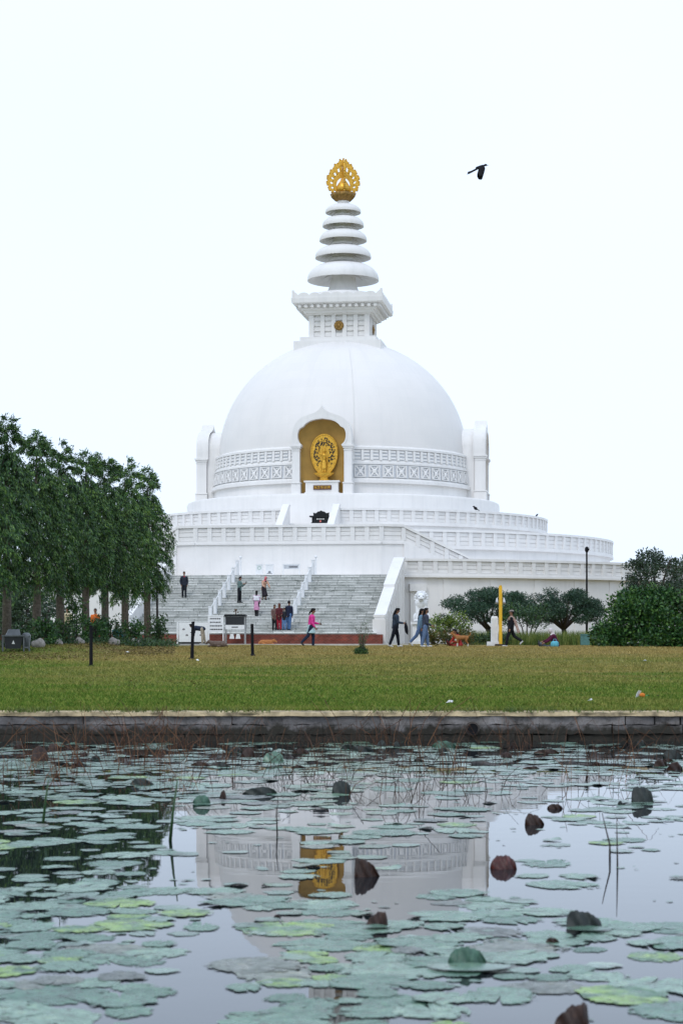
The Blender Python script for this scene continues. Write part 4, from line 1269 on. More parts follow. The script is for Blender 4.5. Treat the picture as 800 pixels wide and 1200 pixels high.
m.box((0.35, -0.3, 0.55), (0.26, 0.05, 0.05)); m.box((0.35, -0.3, 0.15), (0.26, 0.05, 0.05)); m.build('frame', M['bin_frame'], tb)
m = MB(); m.lathe([(0.0, 0.1), (0.14, 0.1), (0.17, 0.62), (0.10, 0.7), (0, 0.72)], 14, c=(0.36, 0, 0)); m.build('bin_body', M['bin_lid'], tb, smooth=True)
m = MB(); m.prism([(-0.20, 0.28), (-0.08, 0.28), (-0.14, 0.42)], -0.30, -0.285, 'y'); m.build('recycling_mark', M['letter'], tb)

# guardian lion on its pedestal
gl = empty('guardian_lion', on_lawn(493.5, 117.0), R(-4)); tag(gl, 'white stone guardian lion sitting on a tall pedestal by the terrace wall', 'statue')
m = MB(); m.box((0, 0, 0.62), (1.05, 1.3, 1.24)); m.build('pedestal', M['lion'], gl)
m = MB(); m.box((0, 0, 1.30), (1.3, 1.55, 0.14)); m.box((0, 0, 0.1), (1.25, 1.5, 0.2)); m.build('pedestal_slab', M['lion'], gl)
m = MB(); B = 1.37
m.ball((0, 0.25, B + 0.42), (0.40, 0.5, 0.46)); m.ball((0, 0.0, B + 0.85), (0.38, 0.34, 0.52)); m.ball((0, -0.12, B + 1.18), (0.42, 0.34, 0.40))
for s in (-1, 1):
    m.capsule((s * 0.22, -0.18, B + 0.95), (s * 0.22, -0.42, B + 0.12), 0.15, 0.10); m.ball((s * 0.22, -0.5, B + 0.09), (0.13, 0.2, 0.09))
    m.ball((s * 0.38, 0.15, B + 0.28), (0.16, 0.36, 0.28)); m.ball((s * 0.36, -0.22, B + 0.08), (0.12, 0.2, 0.08))
m.ball((0, -0.28, B + 1.55), (0.27, 0.29, 0.28)); m.ball((0, -0.52, B + 1.46), (0.19, 0.17, 0.15)); m.ball((0, -0.5, B + 1.34), (0.16, 0.14, 0.06)); m.ball((0, -0.66, B + 1.52), (0.07, 0.05, 0.045))
for s in (-1, 1): m.ball((s * 0.2, -0.2, B + 1.82), (0.08, 0.06, 0.12)); m.ball((s * 0.12, -0.52, B + 1.64), (0.08, 0.06, 0.05))
m.capsule((0, 0.7, B + 0.2), (0, 0.85, B + 0.9), 0.08, 0.12)
lb = m.build('lion', M['lion'], gl, smooth=True)
rm = lb.modifiers.new('r', 'REMESH'); rm.mode = 'VOXEL'; rm.voxel_size = 0.03; rm.use_smooth_shade = True
m = MB()
for k in range(34):
    a_ = 2 * math.pi * k / 34 * 2; row = k // 17
    m.ball((0.36 * math.cos(a_) * (1 - .12 * row), -0.17 + 0.1 * row * 1.0, B + 1.46 + 0.40 * math.sin(a_) * (1.0 - 0.1 * row)), 0.10, 8, 6)
m.build('mane', M['lion'], gl, smooth=True)
m = MB()
for s in (-1, 1): m.ball((s * 0.11, -0.555, B + 1.60), (0.05, 0.03, 0.03), 8, 6)
m.box((0, -0.66, B + 1.39), (0.2, 0.03, 0.035)); m.build('eyes_and_mouth', M['ink'], gl)

# ------------------------------------------------------------------ foliage tools
def nmesh(name, V, F, mat):
    me = bpy.data.meshes.new(name)
    V = np.asarray(V, dtype=np.float32); F = np.asarray(F, dtype=np.int32)
    me.vertices.add(len(V)); me.vertices.foreach_set('co', V.ravel())
    k = F.shape[1]
    me.loops.add(F.size); me.loops.foreach_set('vertex_index', F.ravel())
    me.polygons.add(len(F)); me.polygons.foreach_set('loop_start', np.arange(0, F.size, k, dtype=np.int32))
    me.update(calc_edges=True); me.validate()
    me.materials.append(mat)
    return me
def unit(a): return a / np.maximum(np.linalg.norm(a, axis=1, keepdims=True), 1e-6)
def leaves(name, P, D, L, W, mat, fold=0.25):
    n = len(P); D = unit(D); S = unit(np.cross(D, npr.normal(size=(n, 3)))); N = np.cross(D, S)
    L = np.broadcast_to(L, (n,))[:, None]; W = np.broadcast_to(W, (n,))[:, None]
    b = P; t = P + D * L; mid = P + D * L * 0.45 - N * W * fold
    l = mid + S * W * 0.5 + N * W * fold * 1.6; r = mid - S * W * 0.5 + N * W * fold * 1.6
    V = np.stack([b, l, t, r], axis=1).reshape(-1, 3)
    i = np.arange(n)[:, None] * 4
    F = np.concatenate([np.concatenate([i, i + 1, i + 2], 1), np.concatenate([i, i + 2, i + 3], 1)])
    return nmesh(name, V, F, mat)

def crown_points(clusters, dens):
    """leaf positions biased to the shells of many small clumps"""
    Ps, Os = [], []
    for (c, r) in clusters:
        r = np.array(r if hasattr(r, '__len__') else (r, r, r), float)
        n = int(dens * (r[0] * r[1] * r[2]) ** (2 / 3.0)) + 6
        d_ = unit(npr.normal(size=(n, 3))); rad = npr.uniform(0.35, 1.0, (n, 1)) ** 0.6 * (1 + 0.12 * npr.normal(size=(n, 1)))
        Ps.append(np.array(c) + d_ * rad * r); Os.append(d_)
    return np.concatenate(Ps), np.concatenate(Os)

# ------------------------------------------------------------------ the row of mast trees
def mast_meshes(H, zb, Rm, seed):
    g = np.random.default_rng(seed); r_ = random.Random(seed)
    P, D = [], []
    q = MB()
    q.tube([(0, 0, -0.2), (0.03, 0, H * 0.3), (-0.03, 0.02, H * 0.65), (0, 0, H * 0.95)], [0.20, 0.165, 0.11, 0.03], 10)
    trunk = q.mesh('trunk', True); trunk.materials.append(M['bark'])
    nb_ = 118; ph = r_.uniform(0, 6.28)
    for k in range(nb_):
        f = (k + 0.5) / nb_
        z0 = zb + (H - zb) * f ** 0.92
        ph += 2.399963
        prof_ = min(1.0, 0.62 + f * 1.5) if f < 0.25 else (1.0 if f < 0.42 else max(0.12, 1.0 - ((f - 0.42) / 0.58) ** 1.8 * 0.76))
        rr = Rm * prof_ * r_.uniform(0.66, 1.14)
        drop = r_.uniform(0.55, 1.25) * (1.0 if f < 0.85 else 0.25)
        lift = 0.25 if f < 0.85 else r_.uniform(0.3, 0.8)
        n = 165 if f < 0.9 else 90
        t = g.uniform(0.15, 1.0, n) ** 0.75
        x = rr * (1 - (1 - t) ** 1.6); z = z0 + lift * np.sin(np.clip(t * 1.6, 0, 1) * np.pi * 0.55) - drop * t ** 2.2
        w = 0.02 + 0.075 * t
        base = np.stack([x * math.cos(ph), x * math.sin(ph), z], 1) + g.normal(size=(n, 3)) * w[:, None] * np.array([1, 1, 0.8])
        P.append(base)
        out = np.array([math.cos(ph), math.sin(ph), 0])
        dn = out * g.uniform(0.0, 0.75, (n, 1)) + np.array([0, 0, -1.0]) * g.uniform(0.45, 1.3, (n, 1)) + g.normal(size=(n, 3)) * 0.27
        if f > 0.88: dn += np.array([0, 0, 0.75])
        D.append(dn)
    n = 2600; zc = g.uniform(0, 1, n); rc = 0.5 * Rm * np.sqrt(g.uniform(0, 1, n)) * (1 - 0.6 * zc ** 2); ac = g.uniform(0, 6.283, n)
    P.append(np.stack([rc * np.cos(ac), rc * np.sin(ac), zb + (H - zb) * (0.02 + 0.9 * zc)], 1)); D.append(g.normal(size=(n, 3)) * 0.5 + np.array([0, 0, -0.9]))
    # leader tufts that stick out of the top
    for k in range(7):
        a = r_.uniform(0, 6.28); rr = r_.uniform(0, 0.24); hh = H + r_.uniform(-1.2, 0.55)
        n = 34; t = g.uniform(0, 1, n)
        base = np.stack([rr * math.cos(a) + 0 * t, rr * math.sin(a) + 0 * t, hh - 1.0 + t * 1.0], 1) + g.normal(size=(n, 3)) * 0.07
        P.append(base); D.append(g.normal(size=(n, 3)) * 0.5 + np.array([math.cos(a) * 0.4, math.sin(a) * 0.4, 0.05]))
    P = np.concatenate(P); D = np.concatenate(D); n = len(P)
    lv = leaves('crown', P, D, g.uniform(0.13, 0.23, n), g.uniform(0.034, 0.056, n), M['mast_leaf'])
    br = MB(); ph = 0
    for k in range(26):
        f = (k + 0.5) / 26; z0 = zb + (H - zb) * f * 0.9; ph += 2.399963; rr = Rm * 0.75 * (1 - 0.5 * f)
        br.tube([(0, 0, z0), (rr * 0.5 * math.cos(ph), rr * 0.5 * math.sin(ph), z0 + 0.22), (rr * math.cos(ph), rr * math.sin(ph), z0 - 0.1)], [0.03, 0.02, 0.008], 5)
    lim = br.mesh('limbs', True); lim.materials.append(M['bark_dark'])
    return trunk, lv, lim
protos = [mast_meshes(9.0, 2.45, 1.5, 11), mast_meshes(9.0, 2.75, 1.36, 12), mast_meshes(9.0, 2.55, 1.55, 13)]
mast = [(-26, 70, 500, 'mast tree at the left edge, in front of the first full trunk'), (8, 73.5, 489, 'tallest dark weeping mast tree, behind the litter bin'),
        (43, 77.5, 506, 'weeping mast tree second in the row after the tallest'), (71, 81, 519, 'weeping mast tree third in the row, by the light gap'),
        (101, 85, 530, 'weeping mast tree behind the lawn stake at left'), (123, 88, 533, 'weeping mast tree in mid row beside the orange shirted person'),
        (147, 92, 539, 'weeping mast tree next to last in the row by the steps'), (173, 96, 549, 'last and shortest weeping mast tree, nearest the white steps')]
for i, (u, D, vt, lab) in enumerate(mast):
    p = on_lawn(u, D); H = CAM_Z + (HOR - vt) * D / FPX - p.z
    e = empty('mast_tree', p, rnd.uniform(0, 6.28)); tag(e, lab, 'tree', 'weeping mast trees in a row')
    s = H / 9.62; e.scale = (0.97, 0.97, s)
    for me in protos[i % 3]: link(me.name, me, None, e)
m = MB(); m.tube([(0, 0, 0), (0.02, 0, 1.5), (0, 0, 3.0)], [0.07, 0.06, 0.05], 8)
o = m.build('sapling_stake', M['bark_dark'], smooth=True); o.location = on_lawn(184, 97); tag(o, 'thin dark upright pole just right of the last mast tree', 'post')

# ------------------------------------------------------------------ general trees and shrubs
def shrub(name, p, label, cat, clusters, dens, L, W, mat, group=None, stems=None, up=0.2, stem_mat='bark_dark'):
    e = empty(name, p); tag(e, label, cat, group)
    P, O = crown_points(clusters, dens); n = len(P)
    D = O * 0.6 + npr.normal(size=(n, 3)) * 0.6 + np.array([0, 0, up])
    link('foliage', leaves('foliage', P, D, npr.uniform(L * .7, L * 1.3, n), npr.uniform(W * .7, W * 1.3, n), M[mat]), None, e)
    q = MB()
    for st_ in (stems or [[(0, 0, -0.1), (0, 0, 0.5)]]):
        k = len(st_); q.tube(st_, [0.05 * (1 - 0.7 * i / (k - 1)) for i in range(k)], 6)
    q.build('stem', M[stem_mat], e, smooth=True)
    return e
def blob_clusters(w, d_, h, n, rmin, rmax, seed, z0=0.0, power=0.5):
    r_ = random.Random(seed); out = []
    for i in range(n):
        th = r_.uniform(0, 6.28); ph = math.asin(r_.uniform(-0.25, 1)); k = r_.uniform(0.45, 1) ** power
        r = r_.uniform(rmin, rmax)
        out.append(((k * (w - r) * math.cos(ph) * math.cos(th), k * (d_ - r) * math.cos(ph) * math.sin(th), max(z0 + r * 0.6, z0 + k * (h - r) * max(math.sin(ph), 0.0) + r * .4)), (r * 1.1, r * 1.1, r * 0.85)))
    return out
# big rounded bush at the right
bp = on_lawn(762, 86)
cl = blob_clusters(2.95, 2.3, 2.95, 120, 0.38, 0.66, 5, power=0.35)
shrub('round_bush', bp, 'big rounded dark green bush at the right edge of the lawn', 'bush', cl, 620, 0.16, 0.09, 'bush_leaf', stems=[[(-.3, 0, -.1), (-.5, 0, 1.2)], [(.3, 0, -.1), (.5, .2, 1.3)]])
shrub('round_bush', on_lawn(845, 88), 'rounded bush cut by the right edge of the view behind the big bush', 'bush', blob_clusters(2.2, 2.0, 2.9, 60, 0.38, 0.62, 6, power=0.35), 520, 0.17, 0.09, 'bush_leaf')

# spreading umbrella-shaped trees before the terrace wall
def umbrella_tree(p, W, zt, zb, seed, label, lean):
    r_ = random.Random(seed)
    e = empty('umbrella_tree', p); tag(e, label, 'tree', 'low spreading trees by the terrace wall')
    q = MB(); cl = []
    q.tube([(lean * 0.7, 0, -0.1), (lean * 0.35, 0, 0.55), (0, 0, zb * 0.62)], [0.19, 0.15, 0.13], 9)
    tr = q.build('trunk', M['bark_dark'], e, smooth=True)
    q = MB()
    for k in range(9):
        a = k * 0.698 + r_.uniform(-.2, .2); rr = W * r_.uniform(0.45, 0.85); z1 = zb + (zt - zb) * r_.uniform(0.25, 0.6)
        q.tube([(0, 0, zb * 0.6), (rr * .35 * math.cos(a), rr * .35 * math.sin(a), zb * 0.95), (rr * .75 * math.cos(a), rr * .75 * math.sin(a), z1 - .1), (rr * math.cos(a), rr * math.sin(a), z1 + 0.15)], [0.10, 0.07, 0.045, 0.015], 6)
    q.build('limbs', M['bark_dark'], e, smooth=True)
    for k in range(95):
        a = r_.uniform(0, 6.28); f = math.sqrt(r_.uniform(0, 1)); rr = W * f * 0.93
        top = zb + (zt - zb) * (1 - 0.55 * f ** 2.2); bot = zb + 0.30 * (1 - f) - 0.22 + r_.uniform(-.12, .12)
        z = r_.uniform(0, 1) ** 0.55 * (top - bot) + bot
        s = r_.uniform(0.26, 0.46)
        cl.append(((rr * math.cos(a), rr * math.sin(a), z - s * 0.35), (s * 1.25, s * 1.25, s * 0.62)))
    P, O = crown_points(cl, 1900); n = len(P)
    D = O * 0.4 + npr.normal(size=(n, 3)) * 0.6 + np.array([0, 0, 0.25])
    link('crown', leaves('crown', P, D, npr.uniform(.08, .15, n), npr.uniform(.035, .06, n), M['acacia_leaf']), None, e)
umbrella_tree(on_lawn(571, 104), 2.85, 3.25, 1.45, 21, 'low wide umbrella-shaped tree behind the yellow pole', 0.35)
umbrella_tree(on_lawn(660, 108), 2.35, 3.35, 1.45, 22, 'low umbrella-shaped tree behind the seated person in maroon', 0.15)
# crown beyond the bush
def plain_tree(p, W, H, zb, seed, label, leafm='far_leaf', L=0.28, dens=260, n=70, group='trees beyond the lawn'):
    r_ = random.Random(seed)
    e = empty('shade_tree', p); tag(e, label, 'tree', group)
    q = MB(); q.tube([(0, 0, -0.1), (0.1, 0, zb), (0, 0.1, H * 0.7)], [0.28, 0.2, 0.06], 8)
    q.build('trunk', M['bark_dark'], e, smooth=True)
    q = MB()
    for k in range(8):
        a = k * .8 + r_.uniform(-.3, .3); rr = W * r_.uniform(.5, .8); z1 = zb + (H - zb) * r_.uniform(.25, .8)
        q.tube([(0, 0, zb * .9), (rr * .5 * math.cos(a), rr * .5 * math.sin(a), (zb + z1) / 2), (rr * math.cos(a), rr * math.sin(a), z1)], [.12, .08, .02], 6)
    q.build('limbs', M['bark_dark'], e, smooth=True)
    cl = []
    for k in range(n):
        th = r_.uniform(0, 6.28); s = r_.uniform(-0.6, 1); c = math.sqrt(1 - s * s); kk = r_.uniform(.5, 1) ** .5; r = r_.uniform(.11, .24) * W
        cl.append((((W - r) * kk * c * math.cos(th), (W - r) * kk * c * math.sin(th), zb + (H - zb) * (0.38 + 0.52 * kk * s)), (r * 1.1, r * 1.1, r * .75)))
    P, O = crown_points(cl, dens); m_ = len(P)
    D = O * .5 + npr.normal(size=(m_, 3)) * .6
    link('crown', leaves('crown', P, D, npr.uniform(L * .7, L * 1.3, m_), npr.uniform(L * .35, L * .6, m_), M[leafm]), None, e)
plain_tree(on_lawn(766, 128), 2.35, 7.0, 2.4, 31, 'round-topped tree rising behind the big bush', L=0.2, dens=420)
plain_tree(on_lawn(822, 140), 3.0, 7.2, 2.4, 32, 'tree at the right edge of the view far behind the bush', L=0.22, dens=300)
for k, (u, D, W, H, zb, lab) in enumerate([(-30, 116, 3.2, 5.6, 0.3, 'grey-green tree beyond the left edge of the view'), (32, 118, 1.9, 3.9, 0.2, 'grey-green bushy tree seen between the first and second trunks'), (56, 112, 1.5, 3.2, 0.1, 'bushy tree seen between the second and third trunks'),
                                    (8, 124, 2.2, 3.4, 0.2, 'bushy tree seen left of the first full trunk')]):
    plain_tree(on_lawn(u, D), W, H, zb, 40 + k, lab, L=0.22, dens=300, n=70, group='trees behind the mast tree row')
for k, u in enumerate((900, 980, -180, -280)):
    plain_tree(on_lawn(u, 210), 5.5, 8.5, 1.4, 60 + k, ['far tree outside the right edge, nearer the bush', 'far tree outside the right edge, farther out', 'far tree outside the left edge, nearer the row', 'far tree outside the left edge, farther out'][k], L=0.45, dens=60, n=50)

# hedges, shrubs, tall grass on the right
hc = []
r_ = random.Random(8)
for k in range(60):
    hc.append(((r_.uniform(-1.15, 1.15), r_.uniform(-.35, .35), r_.uniform(.2, .62)), r_.uniform(.17, .27)))
shrub('clipped_hedge', on_lawn(526, 92), 'low clipped hedge with orange tips behind the walking pair in denim', 'hedge', hc, 900, .10, .055, 'hedge_leaf')
hc = []
for k in range(46):
    hc.append(((r_.uniform(-1.0, 1.0), r_.uniform(-.3, .3), r_.uniform(.16, .5)), r_.uniform(.15, .24)))
shrub('clipped_hedge', on_lawn(573, 95), 'low green hedge behind the white bollard', 'hedge', hc, 900, .10, .05, 'shrub_leaf')
shrub('flowering_shrub', on_lawn(527, 99), 'loose yellow-green shrub above the orange-tipped hedge', 'shrub',
      [((r_.uniform(-1.0, 1.0), r_.uniform(-.6, .6), r_.uniform(.7, 1.55)), r_.uniform(.14, .30)) for k in range(44)], 560, .13, .07, 'lime_leaf',
      stems=[[(0.1 * k, 0, -.1), (0.25 * k, 0.05 * k, .7), (0.42 * k, 0.1, 1.4)] for k in (-2, -1, 0, 1, 2)])
shrub('flowering_shrub', on_lawn(507, 101), 'small yellow-green shrub below the guardian lion', 'shrub',
      [((r_.uniform(-.45, .45), r_.uniform(-.4, .4), r_.uniform(.5, 1.25)), r_.uniform(.12, .24)) for k in range(22)], 520, .12, .065, 'lime_leaf',
      stems=[[(0.05 * k, 0, -.1), (0.15 * k, 0, .6), (0.25 * k, 0.1, 1.1)] for k in (-1, 0, 1)])
shrub('leafy_shrub', on_lawn(617, 100), 'bright green bushy shrub behind the walking man in black', 'shrub',
      [((r_.uniform(-1.2, 1.2), r_.uniform(-.5, .5), r_.uniform(1.0, 2.0)), r_.uniform(.2, .38)) for k in range(34)], 520, .13, .06, 'shrub_leaf',
      stems=[[(0.05 * k, 0, -.1), (0.25 * k, 0, .9), (0.55 * k, 0.1, 1.7)] for k in (-2, -1, 0, 1, 2)])
# sparse shrub on the lawn, in front of the staircase parapet
e = empty('sparse_shrub', on_lawn(423, 70.5)); tag(e, 'wispy young shrub with bare upper stems standing alone on the lawn', 'shrub')
q = MB(); P = []; D = []
for k in range(16):
    a = r_.uniform(0, 6.28); sp = r_.uniform(.05, .55); h = r_.uniform(.6, 1.32)
    pts = [(0.05 * math.cos(a), 0.05 * math.sin(a), -.05), (sp * .35 * math.cos(a), sp * .35 * math.sin(a), h * .55), (sp * math.cos(a), sp * math.sin(a), h)]
    q.tube(pts, [.009, .007, .004], 5)
    for j in range(26):
        t = r_.uniform(.25, 1) ; A = Vector(pts[0]).lerp(Vector(pts[1]), min(1, t * 2)) if t < .5 else Vector(pts[1]).lerp(Vector(pts[2]), t * 2 - 1)
        P.append(tuple(A + Vector((r_.gauss(0, .03), r_.gauss(0, .03), r_.gauss(0, .03))))); D.append((r_.gauss(0, .6), r_.gauss(0, .6), r_.uniform(-.2, .8)))
for j in range(1300):
    a = r_.uniform(0, 6.28); rr = .26 * math.sqrt(r_.random()); P.append((rr * math.cos(a), rr * math.sin(a), r_.uniform(0, .32) * (1 - rr * 1.5))); D.append((r_.gauss(0, .5), r_.gauss(0, .5), r_.uniform(.1, 1)))
q.build('stem', M['bark'], e, smooth=True)
link('foliage', leaves('foliage', np.array(P), np.array(D), npr.uniform(.05, .10, len(P)), npr.uniform(.015, .03, len(P)), M['shrub_leaf']), None, e)

def blades(name, P, h, w, mat, lean=0.4, kind='stuff'):
    n = len(P); a = npr.uniform(0, 2 * np.pi, n); h = np.broadcast_to(h, (n,))
    S = np.stack([np.cos(a), np.sin(a), 0 * a], 1) * np.broadcast_to(w, (n,))[:, None]
    T = npr.normal(size=(n, 3)) * lean * h[:, None]; T[:, 2] = h
    V = np.stack([P - S, P + S, P + T], 1).reshape(-1, 3); i = np.arange(n)[:, None] * 3
    o = link(name, nmesh(name, V, np.concatenate([i, i + 1, i + 2], 1), M[mat])); tag(o, kind=kind)
    return o
def lawn_z(x, y): return np.array([gz(b) + mound(a, b) for a, b in zip(x, y)])
# tall grass strip behind the hedge and along the wall
n = 9000
u = npr.uniform(548, 700, n); D = npr.uniform(97, 101, n); x = (u - 400) * D / FPX
blades('tall_grass', np.stack([x, D, lawn_z(x, D)], 1), npr.uniform(.3, .85, n), 0.018, 'tall_grass', .22)
# mown lawn
n = 380000
t = npr.uniform(0, 1, n); y = 34.25 + (88 - 34.25) * t ** 1.6
x = np.where(npr.uniform(0, 1, n) < .72, npr.uniform(-0.2, 0.2, n) * y, npr.normal(size=n) * .26 * y)
z = np.interp(y, [a for a, b in LAWN], [b for a, b in LAWN])
mk = x < -8.0
zz = z.copy(); zz[mk] += np.array([mound(a, b) for a, b in zip(x[mk], y[mk])])
zz += 0.03 * np.sin(x * 0.7 + y * 0.3) * np.sin(y * 0.21 + x * 0.13) * (y > 36)
blades('grass', np.stack([x, y, zz - 0.005], 1), npr.uniform(.025, .075, n) * np.where(y < 34.6, 1.5, 1.0), npr.uniform(.004, .010, n) * (1 + y / 120), 'grass_blade', .6)

# weeds that hang over the coping of the pond wall
P = []
for k in range(70):
    cx = npr.uniform(-8, 8); m_ = int(npr.uniform(8, 45)); sx = npr.uniform(.05, .35)
    P.append(np.stack([cx + npr.normal(size=m_) * sx, npr.uniform(33.84, 34.35, m_), np.full(m_, .52)], 1))
P = np.concatenate(P); n = len(P)
o = blades('weeds', P, npr.uniform(.04, .14, n), npr.uniform(.005, .012, n), 'tall_grass', .7)
# planting under the mast trees
us = [(30, 74, .55, .8, 'shrub_leaf'), (55, 77, .6, .9, 'bush_leaf'), (88, 82, .42, 1.75, 'bush_leaf'), (110, 83, .6, 1.0, 'bush_leaf'), (128, 86, .7, 1.15, 'shrub_leaf'), (156, 90, .6, 1.1, 'bush_leaf'), (186, 94, .45, 1.35, 'shrub_leaf'), (72, 79, .5, .9, 'shrub_leaf')]
un = ['leafy shrub right of the litter bin', 'dark shrub between the second and third trunks', 'narrow dark shrub as tall as a person between the third and fourth trunks', 'broad shrub behind the lawn stake at left',
      'shrub beside the seated figure in teal', 'shrub at the foot of the next to last trunk', 'tall thin shrub right of the last trunk', 'small shrub at the foot of the third trunk']
for k, (u, D, w, h, mt) in enumerate(us):
    cl = [((r_.uniform(-w, w) * .8, r_.uniform(-.4, .4), r_.uniform(.15, h)), r_.uniform(.15, .28)) for j in range(int(20 + 18 * w * h))]
    shrub('leafy_shrub', on_lawn(u, D), un[k], 'shrub', cl, 420, .15, .07, mt, group='shrubs under the tree row', stems=[[(0.06 * j, 0, -.1), (0.1 * j, 0, h * .8)] for j in (-1, 0, 1)])
# low ground cover along the front of the bank
cl = []
for j in range(150):
    u = r_.uniform(-10, 204); D = r_.uniform(72, 76) + (u / 204.0) * 14
    p = on_lawn(u, D); cl.append((tuple(p + Vector((0, 0, .05))), (r_.uniform(.2, .42), r_.uniform(.2, .4), r_.uniform(.10, .24))))
for j in range(60):
    u = r_.uniform(150, 202); D = r_.uniform(83, 89)
    p = on_lawn(u, D); cl.append((tuple(p + Vector((0, 0, .12))), (r_.uniform(.2, .4), r_.uniform(.2, .4), r_.uniform(.15, .3))))
P, O = crown_points(cl, 330); n = len(P)
o = link('ground_cover', leaves('ground_cover', P, O * .4 + npr.normal(size=(n, 3)) * .5 + np.array([0, 0, .5]), npr.uniform(.08, .17, n), npr.uniform(.03, .06, n), M['shrub_leaf'])); tag(o, kind='stuff')
n = 5200
u = npr.uniform(-12, 205, n); D = npr.uniform(62, 80, n) + u / 204.0 * 10; D = np.where(npr.uniform(0, 1, n) < .35, D - npr.uniform(0, 6, n), D); x = (u - 400) * D / FPX
P = np.stack([x, D, lawn_z(x, D) + .03], 1)
o = link('leaf_litter', leaves('leaf_litter', P, npr.normal(size=(n, 3)) * np.array([1, 1, .25]), npr.uniform(.05, .13, n), npr.uniform(.03, .06, n), M['litter_leaf'])); tag(o, kind='stuff')
n = 900
u = npr.uniform(0, 800, n); D = npr.uniform(36, 80, n); x = (u - 400) * D / FPX
o = link('leaf_litter', leaves('leaf_litter', np.stack([x, D, lawn_z(x, D) + .05], 1), npr.normal(size=(n, 3)) * np.array([1, 1, .25]), npr.uniform(.03, .08, n), npr.uniform(.02, .04, n), M['litter_leaf'])); tag(o, kind='stuff')
for k, (u, D, s, lab) in enumerate([(45, 73, .27, 'pale rounded stone right of the litter bin'), (68, 77, .2, 'small stone below the third trunk'), (93, 79, .22, 'stone at the foot of the bank left of the lawn stake'), (134, 82, .26, 'stone below the teal seated figure'), (160, 86, .3, 'pale stone left of the last trunk')]):
    q = MB(); q.ball((0, 0, s * .5), (s, s * .8, s * .75), 14, 9)
    q.v = [(a * (1 + .12 * math.sin(5 * b / s + k)), b, c * (1 + .15 * math.sin(4 * a / s + k))) for a, b, c in q.v]
    o = q.build('field_stone', M['stone'], smooth=True); o.location = on_lawn(u, D); tag(o, lab, 'stone', 'stones edging the tree bank')

